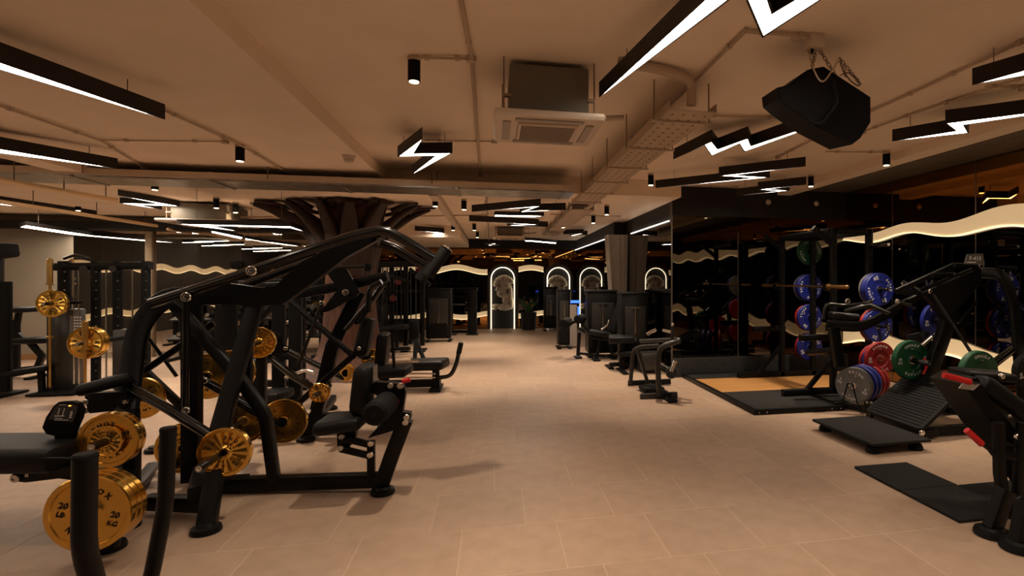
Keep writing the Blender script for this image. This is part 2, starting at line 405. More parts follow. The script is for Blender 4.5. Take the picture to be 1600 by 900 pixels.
wave('wave_light', 'y', XL, 1.5, 12.6, 1.95, .06, 1.7, 1.0, .18, .05, 'upper glowing wave band on the hidden left wall seen in the mirrors')
wave('wave_light', 'y', XL, 1.5, 12.6, .7, .06, 1.7, 1.6, .16, .05, 'lower glowing wave band on the hidden left wall seen in the mirrors')
wave('wave_light', 'x', YF, -2.85, -.22, 1.93, .08, 1.75, .12, .17, -.05, 'upper glowing wave band left of the far arch')
wave('wave_light', 'x', YF, .78, 1.6, 1.93, .075, 1.75, .75, .17, -.05, 'upper glowing wave band between the two far arches')
wave('wave_light', 'x', YF, -2.85, -.22, .45, .06, 1.75, 1.2, .15, -.05, 'lower glowing wave band left of the far arch')
wave('wave_light', 'x', YF, .78, 1.6, .46, .05, 1.75, 1.25, .15, -.05, 'lower glowing wave band between the two far arches')

# arches with a lit outline and a plain carved head relief on a dark panel
def arch(xc, label, mirror):
    t = thing('arched_niche', label, 'wall panel', (xc, YF - .02, 0)); y0 = YF - .02
    def outl(hw, zt, n=14):
        zs = zt - hw
        return [(-hw, 0)] + [(-hw*math.cos(PI*i/n), zs + hw*math.sin(PI*i/n)) for i in range(n + 1)] + [(hw, 0)]
    def q(p, y): return (xc + p[0], y, p[1])
    part('back_panel', B().prism([q(p, y0) for p in outl(.42, 2.04)], (0, -.03, 0)), PANELB, t)
    fr = B(); fr.sweep([q(p, y0 - .06) for p in outl(.45, 2.08)], rrect(.14, .09, .01), (0, 1, 0)); part('frame', fr, mat('bronze_frame', (.03, .022, .016), .4) if 'bronze_frame' not in MATS else MATS['bronze_frame'], t)
    le = B(); le.sweep([q(p, y0 - .10) for p in outl(.37, 2.0)], rrect(.03, .022, .006), (0, 1, 0)); part('led_outline', le, ARCHL, t)
    s = -1 if mirror else 1
    rel = thing_rel = B()
    def blob(x, z, rx, rz, ry=.05): rel.ball((xc + s*x, y0 - .03, z), 1.0, 14, (rx, ry, rz))
    blob(.05, 1.34, .23, .30, .09)          # face
    blob(-.03, 1.16, .17, .15, .09)         # jaw
    blob(-.17, 1.33, .045, .10, .12); blob(-.20, 1.27, .045, .04, .12)   # nose
    for k in range(9):                      # hair locks
        a = math.radians(25 + 19*k); blob(.04 + .27*math.cos(a), 1.42 + .27*math.sin(a), .085, .075, .13)
    for k in range(5): blob(-.1 + .075*k, 1.62 + .02*(k % 2), .055, .07, .14)
    blob(.24, 1.12, .085, .30, .09); blob(.28, .86, .07, .24, .07)       # locks at the neck
    blob(.10, .98, .12, .24, .06)           # neck
    blob(.06, .70, .24, .12, .06); blob(-.20, .76, .15, .055, .05); blob(-.26, .66, .09, .05, .05)   # drapery
    part('carved_head', rel, MARBLE, t, 'pale carved head in profile')
    for x, z, rx, rz in ((-.09, 1.40, .05, .025), (.11, 1.40, .045, .022), (-.06, 1.12, .07, .018), (.05, 1.66, .05, .07), (.16, 1.22, .06, .1)):  # dark blobs paint the shade at brow, mouth and hollows of the head
        part('carved_shade_patch', B().ball((xc + s*x, y0 - .10, z), 1.0, 10, (rx, .045, rz)), MARBLED, t)
arch(.27, 'lit arch with a pale carved head at the end of the aisle', False)
arch(2.09, 'lit arch with a pale carved head in the far right corner', True)

# tree-shaped column
TX, TY = -2.40, 10.0
t = thing('tree_column', 'carved brown wooden tree column spreading branches under the ceiling', 'column', (TX, TY, 0))
tr = B(); K = 40; rings = []
prof = [(0, .95), (.06, .88), (.16, .66), (.32, .52), (.6, .43), (1.0, .385), (1.5, .37), (1.9, .38), (2.2, .40), (2.5, .44), (2.7, .48), (2.89, .52)]
vs = []; fs = []
for z, r in prof:
    for i in range(K):
        a = 2*PI*i/K; ridge = 1 + .06*math.sin(7*a + z*.9) + .045*math.sin(13*a - z*1.7) + (.12*math.sin(5*a + .5) if z < .3 or z > 2.3 else 0)
        rr = min(r, .62 if z > 2.2 else 9) * ridge
        vs.append((TX + rr*math.cos(a), TY + rr*math.sin(a), z))
for j in range(len(prof) - 1):
    for i in range(K): fs.append((j*K+i, j*K+(i+1) % K, (j+1)*K+(i+1) % K, (j+1)*K+i))
fs += [tuple(reversed(range(K))), tuple(range((len(prof)-1)*K, len(prof)*K))]
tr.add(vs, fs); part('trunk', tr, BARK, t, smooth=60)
for k, (ang, L, w_) in enumerate(((186, 1.5, .30), (212, 1.05, .22), (248, .85, .22), (282, .85, .30), (312, 1.05, .26), (342, 1.25, .18), (8, 1.35, .18), (150, 1.3, .26), (95, 1.1, .28), (45, 1.2, .26))):
    a = math.radians(ang); d = Vector((math.cos(a), math.sin(a), 0)); nrm = (-math.sin(a), math.cos(a), 0); c0 = Vector((TX, TY, 0))
    pts = fillet([c0 + d*.26 + UP*1.7, c0 + d*.36 + UP*2.15, c0 + d*(.26 + L*.3) + UP*2.5, c0 + d*(.2 + L*.58) + UP*2.72, c0 + d*L*.95 + UP*2.855], .25, 3)
    n = len(pts); sc = [1.15 - .75*i/(n - 1) for i in range(n)]
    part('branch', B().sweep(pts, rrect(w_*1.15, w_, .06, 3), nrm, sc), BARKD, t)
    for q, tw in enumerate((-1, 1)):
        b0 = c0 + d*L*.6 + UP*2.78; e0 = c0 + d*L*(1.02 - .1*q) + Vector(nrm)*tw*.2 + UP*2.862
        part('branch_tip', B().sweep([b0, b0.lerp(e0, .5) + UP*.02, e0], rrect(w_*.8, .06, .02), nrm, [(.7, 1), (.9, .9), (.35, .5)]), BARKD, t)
# ================================================================== CEILING SERVICES
def offset_poly(pts, d):
    n = len(pts); area = sum(pts[i].x*pts[(i+1) % n].y - pts[(i+1) % n].x*pts[i].y for i in range(n)); s = 1 if area > 0 else -1
    out = []
    for i in range(n):
        a, b, c = pts[i-1], pts[i], pts[(i+1) % n]
        e1 = (b - a); e2 = (c - b); n1 = Vector((-e1.y, e1.x, 0)).normalized()*s; n2 = Vector((-e2.y, e2.x, 0)).normalized()*s
        m = n1 + n2; m = m.normalized() if m.length > 1e-4 else n1
        k = min(1 / max(.2, m.dot(n1)), 2.5); out.append(b + m*d*k)
    return out
def bolt_light(poly, zb, zc, label, h=.115, wires=2, d_in=.012):
    """lightning-bolt pendant: poly = photo outline of its underside"""
    pts = [Z(u, v, zb) for u, v in poly]; cen = sum(pts, Vector())/len(pts)
    t = thing('bolt_pendant_light', label, 'ceiling light', (cen.x, cen.y, zb), group='lightning bolt pendants')
    part('housing', B().prism([p + Vector((0, 0, .014)) for p in pts], (0, 0, h - .014)), FIXT, t)
    n = len(pts); rim = B()
    inn = offset_poly(pts, d_in)
    for i in range(n):
        j = (i+1) % n; a, b, c, d = pts[i], pts[j], inn[j], inn[i]; up = Vector((0, 0, .014))
        rim.add([a, b, c, d, a+up, b+up, c+up, d+up], [(0, 1, 2, 3), (0, 4, 5, 1), (2, 6, 7, 3)])
    part('rim', rim, FIXT, t)
    part('diffuser', B().prism([p + Vector((0, 0, .004)) for p in inn], (0, 0, .008)), LED, t)
    order = sorted(pts, key=lambda p: p.x)
    for p in (order[0].lerp(cen, .25), order[-1].lerp(cen, .25))[:wires]:
        part('suspension_wire', B().cyl((p.x, p.y, zb + h), (p.x, p.y, zc), .003, 6), WIRE, t)
    return t
def zb(A, C, Bt, Dq):
    def on(p, q, x): return (x, p[1] + (q[1] - p[1])*(x - p[0])/((q[0] - p[0]) or 1e-6))
    def mid(p, q): return ((p[0] + q[0])/2, (p[1] + q[1])/2)
    l = (Dq[0] + (C[0] - Dq[0])*.68, Dq[1] + (C[1] - Dq[1])*.68); r = (C[0] + (Dq[0] - C[0])*.68, C[1] + (Dq[1] - C[1])*.68)
    return [A, C, mid(r, on(Dq, Bt, r[0])), Bt, Dq, mid(l, on(A, C, l[0]))]
NB, LB = 2.93, 2.80      # underside heights near bay / left bay
bolt_light([(660, 217), (621, 245), (679, 244), (644, 272.5), (707, 239), (647.5, 240)], NB, CEIL1, 'small lightning bolt pendant beside the ceiling beam left of the cassette unit')
bolt_light([(936, 153), (1179, -74), (1208, 19), (1722, -286), (1191, 60), (1159, -14)], NB, CEIL1, 'huge lightning bolt pendant cut by the top edge of the picture')
bolt_light([(1052, 249), (1112, 221), (1122, 233), (1169, 216), (1174, 228), (1345, 172), (1163, 237.5), (1155, 225), (1112, 243.5), (1101, 228)], NB, CEIL1, 'double zigzag pendant running behind the hanging loudspeaker')
bolt_light(zb((1024, 294), (1203, 277.5), (1259, 260), (1123, 275)), NB, CEIL1, 'long lightning bolt pendant below the double zigzag one')
bolt_light(zb((1150, 306), (1234, 298), (1260, 288.5), (1184, 296.5)), NB, CEIL1, 'flat lightning bolt pendant just above the black alcove wall')
bolt_light([(1394, 221), (1493, 205), (1477, 193), (1760, 158), (1507, 195.5), (1514, 208)], NB, CEIL1, 'zigzag pendant at the right edge above the beam')
bolt_light([(1519, 133), (1760, 66), (1760, 84), (1650, 110)], NB, CEIL1, 'straight dark pendant at the upper right edge')
bolt_light([(-260, 8), (258, 187), (-60, 92), (-330, 10)], LB, CEILL, 'long bar pendant at the upper left edge')
bolt_light([(-120, 213), (184, 264), (-20, 237), (-160, 221)], LB, CEILL, 'bar pendant below the long upper left one')
bolt_light([(-60, 308), (152, 337.5), (20, 322), (-60, 314)], LB, CEILL, 'lowest bar pendant at the left edge')
bolt_light(zb((184, 305.5), (281, 322.5), (253, 327.5), (187, 317.5)), LB, CEILL, 'three stroke bolt pendant in front of the left cassette unit', h=.09)
b2 = 2.72
bolt_light(zb((737, 331), (845, 322), (884, 328), (812, 331.5)), b2, CEIL2, 'bolt pendant first behind the metal duct over the aisle')
bolt_light(zb((733, 345.5), (842, 351), (856, 354.5), (792, 352.5)), b2, CEIL2, 'bolt pendant in front of the far cassette unit')
bolt_light([(773, 336), (850, 337.5), (835, 339.5), (772, 338.5)], b2, CEIL2, 'thin bar pendant between the two aisle bolts', h=.07)
bolt_light(zb((648, 360.5), (694, 364), (694.5, 367.5), (652, 365.5)), b2, CEIL2, 'small bolt pendant right of the tree branches')
bolt_light(zb((880, 366), (912, 365), (918, 367.5), (890, 368.5)), b2, CEIL2, 'small bolt pendant beside the black bulkhead over the machines')
bolt_light([(820, 375.5), (838, 376.5), (870, 379.5), (868, 381), (836, 378), (820, 377)], 2.5, CEIL2, 'wavy bar pendant before the far wall', h=.07)
bolt_light(zb((755, 381.5), (776, 380.5), (782, 382.5), (762, 383.8)), 2.52, CEIL2, 'tiny bolt pendant at the end of the aisle', h=.07)
bolt_light([(276, 350), (455, 354), (476, 362), (452, 356.5), (330, 353), (372, 361.5)], 2.38, CEIL2, 'wide chevron pendant left of the tree', h=.07)
bolt_light([(40, 352), (170, 372), (166, 374.5), (30, 355)], 2.5, CEIL2, 'slim bar pendant before the beige back wall', h=.07)
for k, (u0, v0, u1, v1) in enumerate(((330, 361, 380, 371), (383, 372.5, 410, 377.5), (412, 378.5, 444, 384.5), (447, 385.5, 472, 390))):
    bolt_light([(u0, v0), (u1, v1), (u1 - 3, v1 + 2.6), (u0, v0 + 2.6)], 2.45, CEIL2, ['first and longest', 'second', 'third', 'fourth and farthest'][k] + ' strip in the row of lights left of the tree trunk', h=.06)
# unseen pendants, added for light behind the camera and for mirror reflections at left
for k, (x, y) in enumerate(((-3.2, -1.2), (2.2, -1.5), (-6.5, 1.5), (-9.0, 1.2), (-8.7, 3.0), (-9.2, 4.9), (-8.9, 6.7))):
    zc = CEIL1 if x > -1.5 else CEILL; zb = zc - .22
    t = thing('bolt_pendant_light', 'lightning bolt pendant %s' % ['added unseen behind the camera on the left', 'added unseen behind the camera on the right', 'over the far left of the room', 'first along the hidden left wall', 'second along the hidden left wall', 'third along the hidden left wall', 'fourth along the hidden left wall'][k], 'ceiling light', (x, y, zb), group='lightning bolt pendants')
    pw = [Vector((x-.9, y-.6, zb)), Vector((x+.25, y-.02, zb)), Vector((x+.0, y+.1, zb)), Vector((x+.95, y+.62, zb)), Vector((x-.25, y+.05, zb)), Vector((x+.0, y-.08, zb))]
    part('housing', B().prism([p + Vector((0, 0, .014)) for p in pw], (0, 0, .1)), FIXT, t); part('diffuser', B().prism(pw, (0, 0, .012)), LED, t)

# ceiling spots
sp = None
def spot(u, v, zc, label, power=1.0):
    """v = pixel of the lamp's top at the ceiling"""
    global sp
    p = Z(u, v, zc)
    if sp is None:
        t = thing('ceiling_spot', label, 'spot light', p, group='black cylinder spots')
        link('mount', B().lathe([(.03, -.03), (.045, -.028), (.045, 0)], k=14).mesh('mount', PIPE), t)
        link('cylinder_housing', B().lathe([(.034, -.172), (.042, -.172), (.042, -.03), (.036, -.028)], k=18).mesh('cylinder_housing', SPK), t)
        link('lens', B().lathe([(.028, -.178), (.033, -.176), (.033, -.165)], k=14).mesh('lens', LENS), t)
        sp = t
    else:
        t = copy_tree(sp); t.location = p; t['label'] = label
    l = bpy.data.lights.new('spot_beam', 'SPOT'); l.energy = SPOT_W*power; l.color = (1, .80, .58); l.spot_size = math.radians(78); l.spot_blend = .75; l.shadow_soft_size = .03
    lo = bpy.data.objects.new('spot_beam', l); COL.objects.link(lo); lo.parent = t; lo.location = (0, 0, -.2)
    return t
for u, v, zc, lab in ((647, 89, CEIL1, 'large near black cylinder spot on a branch of the centre conduit'), (375, 226, CEILL, 'black cylinder spot at the end of the left cross conduit'),
    (242, 277, CEILL, 'black cylinder spot left of the metal duct'), (122, 314, CEILL, 'black cylinder spot above the lowest left bar pendant'),
    (368, 316, CEIL2, 'black cylinder spot right of the left cassette unit'), (338, 308, CEIL2, 'black cylinder spot above the left cassette unit'),
    (711, 276, CEIL1, 'black cylinder spot just in front of the metal duct'), (680, 305, CEIL2, 'black cylinder spot first behind the duct beside the beam'),
    (725, 311, CEIL2, 'black cylinder spot left of the first aisle bolt behind the duct'), (741, 348, CEIL2, 'black cylinder spot left of the far cassette unit'),
    (746, 361, CEIL2, 'farthest black cylinder spot over the aisle'), (708, 348, CEIL2, 'spot glaring toward the camera beside the soffit'),
    (1017, 271, CEIL1, 'black cylinder spot at the left tip of the long bolt pendant'), (1267, 273, CEIL1, 'black cylinder spot at the right tip of the flat bolt pendant'),
    (1385, 236, CEIL1, 'black cylinder spot on the beam under the right zigzag pendant'), (948, 320, CEIL2, 'black cylinder spot nearest the black bulkhead'),
    (927, 335, CEIL2, 'black cylinder spot second along the black bulkhead'), (880, 343, CEIL2, 'black cylinder spot by the far end of the cable tray')):
    spot(u, v, zc, lab, 1.0 if zc == CEIL1 else .75 if zc == CEILL else .42)
for x, y, zc, pw, lab in ((.9, 2.3, CEIL1, 1, 'black cylinder spot above the near aisle out of frame'), (-.6, 1.9, CEIL1, .8, 'black cylinder spot above the left foreground out of frame'), (2.4, 1.8, CEIL1, .9, 'black cylinder spot above the right foreground out of frame'),
                      (-3.9, 3.4, CEILL, .5, 'black cylinder spot above the left machines out of frame'), (-6.8, 4.2, CEILL, .6, 'black cylinder spot above the far left out of frame'), (.3, .2, CEIL1, .8, 'unseen black cylinder spot added above the camera for bounce light'), (-2.8, .2, CEILL, .7, 'unseen black cylinder spot added behind the sled handles for bounce light'), (3.6, .3, CEIL1, .8, 'unseen black cylinder spot added right of the camera for bounce light'), (4.4, 3.2, CEIL1, .8, 'black cylinder spot above the mats out of frame')):
    t = copy_tree(sp)  # spots level with the camera are unseen, added to bounce light off the floor
    for ch in list(t.children):
        if ch.type == 'LIGHT': bpy.data.objects.remove(ch)
    t.location = (x, y, zc); t['label'] = lab
    l = bpy.data.lights.new('spot_beam', 'SPOT'); l.energy = SPOT_W*pw; l.color = (1, .80, .58); l.spot_size = math.radians(78); l.spot_blend = .75; l.shadow_soft_size = .03
    lo = bpy.data.objects.new('spot_beam', l); COL.objects.link(lo); lo.parent = t; lo.location = (0, 0, -.2)

# cassette air conditioners
def cassette(near_l, near_r, zp, label, zc, size=None):
    """photo positions of the near panel corners at panel height zp"""
    a, b = Z(*near_l, zp), Z(*near_r, zp); w_ = (b - a).length; ex = Vector((1, 0, 0)); ey = Vector((0, 1, 0))
    c = (a + b)/2 + ey*w_/2; c.z = zp
    t = thing('cassette_air_conditioner', label, 'air conditioner', c)
    part('panel', B().box(c + Vector((0, 0, .02)), (w_, w_, .045), b=.02), WHITEPL, t)
    part('casing', B().box((c.x, c.y, (zp + .04 + zc - .04)/2), (w_*.72, w_*.72, zc - .08 - zp), b=.01), GREYBOX, t)
    gr = part('intake_grille', B().box(c + Vector((0, 0, -.008)), (w_*.56, w_*.56, .02), b=.012), WHITEPL, t)
    for i in range(14):
        part('grille_slat', B().box(c + Vector((0, (i - 6.5)*w_*.5/14, -.021)), (w_*.5, w_*.014, .006)), mat('grille_slot', (.30, .25, .2), .6) if 'grille_slot' not in MATS else MATS['grille_slot'], gr)
    for dx, dy in ((0, 1), (0, -1), (1, 0), (-1, 0)):
        part('louver', B().box(c + Vector((dx*w_*.38, dy*w_*.38, -.008)), (w_*.07 if dx else w_*.62, w_*.07 if dy else w_*.62, .014), b=.006), MATS.get('louver_dark') or mat('louver_dark', (.42, .36, .3), .6), t)
    for sx in (-1, 1):
        for sy in (-1, 1):
            part('hanger_rod', B().cyl((c.x + sx*w_*.41, c.y + sy*w_*.36, zp + .03), (c.x + sx*w_*.41, c.y + sy*w_*.36, zc), .006, 8), PIPED, t)
            part('bracket', B().box((c.x + sx*w_*.38, c.y + sy*w_*.36, zp + .16), (w_*.07, .04, .02)), PIPED, t)
    part('pipe', B().tube([(c.x + w_*.36, c.y + w_*.1, zp + .15), (c.x + w_*.62, c.y + w_*.1, zp + .15), (c.x + w_*.8, c.y + w_*.12, zp + .17)], .022, 10), PIPE, t)
    return t
cassette((773, 182), (950, 182), 2.72, 'white four way cassette air conditioner with grey casing over the aisle', CEIL1)
cassette((770, 371), (824, 371), 2.62, 'far cassette air conditioner with dark casing near the end of the aisle', CEIL2)
cassette((232, 341), (366, 350), 2.55, 'cassette air conditioner on the left with dark tall casing', CEIL2)

# duct across the room
t = thing('sheet_metal_duct', 'galvanised sheet metal duct crossing under the ceiling', 'duct', (-3, 7.8, 2.81))
part('duct_body', B().box((-4.4, 7.83, 2.862), (11.0, .62, .095), b=.008), GALV, t)
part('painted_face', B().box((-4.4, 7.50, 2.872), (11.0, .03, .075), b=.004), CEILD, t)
for k in range(8): part('joint_flange', B().box((-9.2 + 1.45*k, 7.83, 2.862), (.03, .66, .115)), GALV, t)
for k in range(5):
    for yy in (7.46, 8.12): part('hanger_rod', B().cyl((-8.6 + 1.95*k, yy, 2.85), (-8.6 + 1.95*k, yy, CEILL if -8.6 + 1.95*k < -1.5 and yy < 8.15 else CEIL1), .006, 6), WIRE, t)
# perforated cable tray
t = thing('cable_tray', 'painted perforated cable tray on hangers right of the cassette unit', 'cable tray', (1.35, 7.2, 2.85))
x0, x1 = 1.25, 1.62
part('tray_bed', B().box(((x0+x1)/2, 6.3, 2.845), (x1-x0, 5.0, .008)), PIPE, t)
for xx in (x0, x1): part('tray_side', B().box((xx, 6.3, 2.875), (.008, 5.0, .068)), PIPE, t)
for k in range(6):
    yy = 4.05 + k*.9
    part('tray_bracket', B().box(((x0+x1)/2, yy, 2.832), (x1-x0+.12, .022, .014)), PIPE, t)
    zz = CEIL1 if yy < 8.1 else CEIL2
    for xx in (x0 - .04, x1 + .04): part('hanger_rod', B().cyl((xx, yy, 2.83), (xx, yy, zz), .006, 6), PIPED, t)
hol = B()
for k in range(40):
    for q in range(4): hol.box((x0 + .06 + q*.085, 3.9 + k*.125, 2.8395), (.016, .03, .003))
tag(part('tray_perforations', hol, PIPED, t), kind='stuff')
t2 = thing('cable_tray', 'far lower stretch of painted cable tray above the aisle', 'cable tray', (1.43, 11, 2.74))
part('tray_bed', B().box(((x0+x1)/2, 11.6, 2.76), (x1-x0, 5.4, .01)), PIPE, t2)
for xx in (x0, x1): part('tray_side', B().box((xx, 11.6, 2.79), (.008, 5.4, .07)), GALV, t2)
for k in range(6): 
    for xx in (x0 - .03, x1 + .03): part('hanger_rod', B().cyl((xx, 9.1 + k, 2.76), (xx, 9.1 + k, CEIL2), .006, 6), PIPED, t2)
part('tray_bend', B().tube([(1.44, 3.85, 2.9), (1.44, 3.83, 3.08), (1.2, 3.75, 3.11), (.85, 3.7, 3.115)], .035, 10, bend=.1), PIPE, t)

# conduits
def conduit(pts, zc, label, r=.011, m=None):
    q = [Z(u, v, zc - r - .012) for u, v in pts]; c_ = q[len(q)//2]
    t = thing('conduit', label, 'pipe', c_, group='ceiling conduits')
    part('pipe_run', B().tube(q, r, 8), m or PIPE, t)
    for i in range(len(q) - 1):
        for k in (.2, .75):
            p = q[i].lerp(q[i+1], k); part('clip', B().box(p, (.034, .034, .024)), PIPE, t)
    part('junction_box', B().lathe([(.035, -.02), (.035, r)], q[-1], k=14), PIPE, t)
for pts, zc, lab, r in (
    ([(713, -40), (737, 92), (751, 274)], CEIL1, 'centre conduit running along the aisle ceiling', .015),
    ([(649, 90), (736, 92)], CEIL1, 'short branch conduit to the large near spot', .009),
    ([(664, 219), (772, 221)], CEIL1, 'thin conduit behind the small bolt pendant', .008),
    ([(240, 165), (375, 226), (468, 281)], CEILL, 'slanting conduit with a spot on it at left', .012),
    ([(158, 219), (352, 221)], CEILL, 'cross conduit left of the near beam', .008),
    ([(-30, 155), (158, 220), (225, 262)], CEILL, 'slanting conduit above the left bar pendants', .011),
    ([(68, 252), (150, 277)], CEILL, 'short slanting conduit at far left', .01),
    ([(1273, 58), (1165, 48), (1062, 150), (990, 215)], CEIL1, 'conduit bending away from the loudspeaker socket', .012),
    ([(1640, 45), (1450, 134), (1330, 188), (1215, 246)], CEIL1, 'long slanting conduit right of the loudspeaker', .011),
    ([(1640, 108), (1435, 175), (1348, 206)], CEIL1, 'slanting conduit behind the right zigzag pendant', .009),
    ([(1085, 180), (1240, 185)], CEIL1, 'cross conduit left of the loudspeaker', .01),
    ([(1290, 237), (1384, 238)], CEIL1, 'cross conduit feeding the beam spot', .007),
    ([(990, 289), (1150, 292)], CEIL1, 'cross conduit before the black alcove bulkhead', .007),
    ([(1540, 135), (1600, 137)], CEIL1, 'short conduit under the upper right pendant', .009),
    ([(640, 338), (760, 336)], CEIL2, 'cross conduit behind the duct', .012),
    ([(860, 335), (968, 338)], CEIL2, 'cross conduit before the dark bulkhead', .012),
    ([(760, 305), (764, 375)], CEIL2, 'thin conduit running to the far cassette unit', .014)):
    conduit(pts, zc, lab, r)
# long exposed pipes in the left bay, lamplight put into their bright colour
for k, (a, b, z, lab) in enumerate((((-30, 276), (182, 313), 2.70, 'upper brass toned pipe, brightened as if lit, crossing the left bay'), ((-20, 312), (245, 353), 2.66, 'lower brass toned pipe, brightened as if lit, crossing the left bay'), ((262, 358), (345, 372), 2.62, 'short brass toned pipe, brightened as if lit, left of the tree'))):
    pa, pb = Z(*a, z), Z(*b, z); t = thing('exposed_pipe', lab, 'pipe', pa, group='exposed left pipes')
    part('pipe_run', B().cyl(pa, pb, .03, 10), mat('lit_brass_pipe', (.95, .70, .42), .4, metal=.2) if 'lit_brass_pipe' not in MATS else MATS['lit_brass_pipe'], t)
    for q in (.2, .55, .9):
        p = pa.lerp(pb, q); part('hanger_rod', B().cyl(p, (p.x, p.y, CEILL if p.y < 8.15 else CEIL2), .006, 6), WIRE, t)

# smoke detector
p = Z(545, 243, CEILL); t = thing('smoke_detector', 'small white smoke detector under the ceiling beside the beam', 'detector', p)
part('base', B().lathe([(.07, -.015), (.075, 0)], p, k=18), WHITEPL, t)
part('dome', B().lathe([(.02, -.085), (.05, -.07), (.055, -.035), (.07, -.015)], p, k=18), WHITEPL, t)
# dome cameras on the alcove bulkhead
for u, v, lab in ((1200, 316, 'white dome camera on the black alcove wall'), (1275, 318, 'second dome camera near the mirror corner')):
    p = YP(u, v, YA - .05); t = thing('dome_camera', lab, 'camera', p)
    part('bracket', B().box(p + Vector((0, .02, .06)), (.08, .06, .06), b=.01), SPK, t); part('dome', B().ball(p, .05, 12), WHITEPL, t)

# hanging loudspeaker
d = 3.45; root = Z(1272, 55, CEIL1)
t = thing('hanging_loudspeaker', 'large black loudspeaker tilted and chained under the ceiling', 'speaker', root)
part('socket_box', B().box(root + Vector((0, 0, -.045)), (.10, .09, .09), b=.01), WHITEPL, t)
part('ceiling_plate', B().box(root + Vector((-.06, .02, -.012)), (.13, .1, .024), b=.006), WHITEPL, t)
front = [(1214, 137), (1231, 133), (1262, 109), (1287, 104), (1342, 140), (1360, 152), (1360, 191), (1344, 216), (1331, 226), (1272, 196), (1232, 168), (1216, 154)]
cab = [P(u, v, d - .02 - (u - 1290)*.0002) for u, v in front]
dv = (FWD*.34 + UP*.05)
part('cabinet', B().prism(cab, dv), SPK, t)
gp = [P(1290 + (u - 1290)*.93, 164 + (v - 164)*.93, d - .045) for u, v in front[:3] + [(1300, 112), (1312, 150), (1280, 192)] + front[9:]]
part('grille', B().prism(gp, FWD*.02), RUBBER, t)
part('side_handle', B().tube([P(1270, 190, 3.38), P(1284, 194, 3.36), P(1308, 160, 3.36), P(1302, 128, 3.38)], .012, 8, bend=.03), BLACKP, t)
for a, b in (((1276, 72), (1268, 108)), ((1278, 74), (1306, 118)), ((1311, 90), (1345, 132)), ((1311, 90), (1322, 120))):
    pa, pb = P(*a, d + .1), P(*b, d + .1); n = 9
    ch = B()
    for i in range(n):
        q0, q1 = pa.lerp(pb, i/n), pa.lerp(pb, (i + 1.15)/n); ax_ = (q1 - q0).normalized(); sd = ax_.cross(FWD if i % 2 else RGT).normalized()*.009
        ch.tube([q0, q0.lerp(q1, .2) + sd, q0.lerp(q1, .8) + sd, q1, q0.lerp(q1, .8) - sd, q0.lerp(q1, .2) - sd, q0], .003, 5)
    part('chain', ch, PIPED, t)
part('cable', B().tube(fillet([P(1264, 66, d), P(1266, 98, d - .12), P(1284, 134, d - .14), P(1302, 108, d - .12), P(1312, 92, d - .02)], .1, 5), .005, 6), CABLEW, t)
part('plug', B().box(P(1267, 75, d), (.03, .03, .07), b=.008), SPK, t)
part('coiled_cable', B().tube(fillet([P(1312, 118, d), P(1325, 112, d), P(1340, 124, d), P(1344, 136, d), P(1330, 128, d), P(1318, 112, d)], .03, 4), .004, 6), WIRE, t)
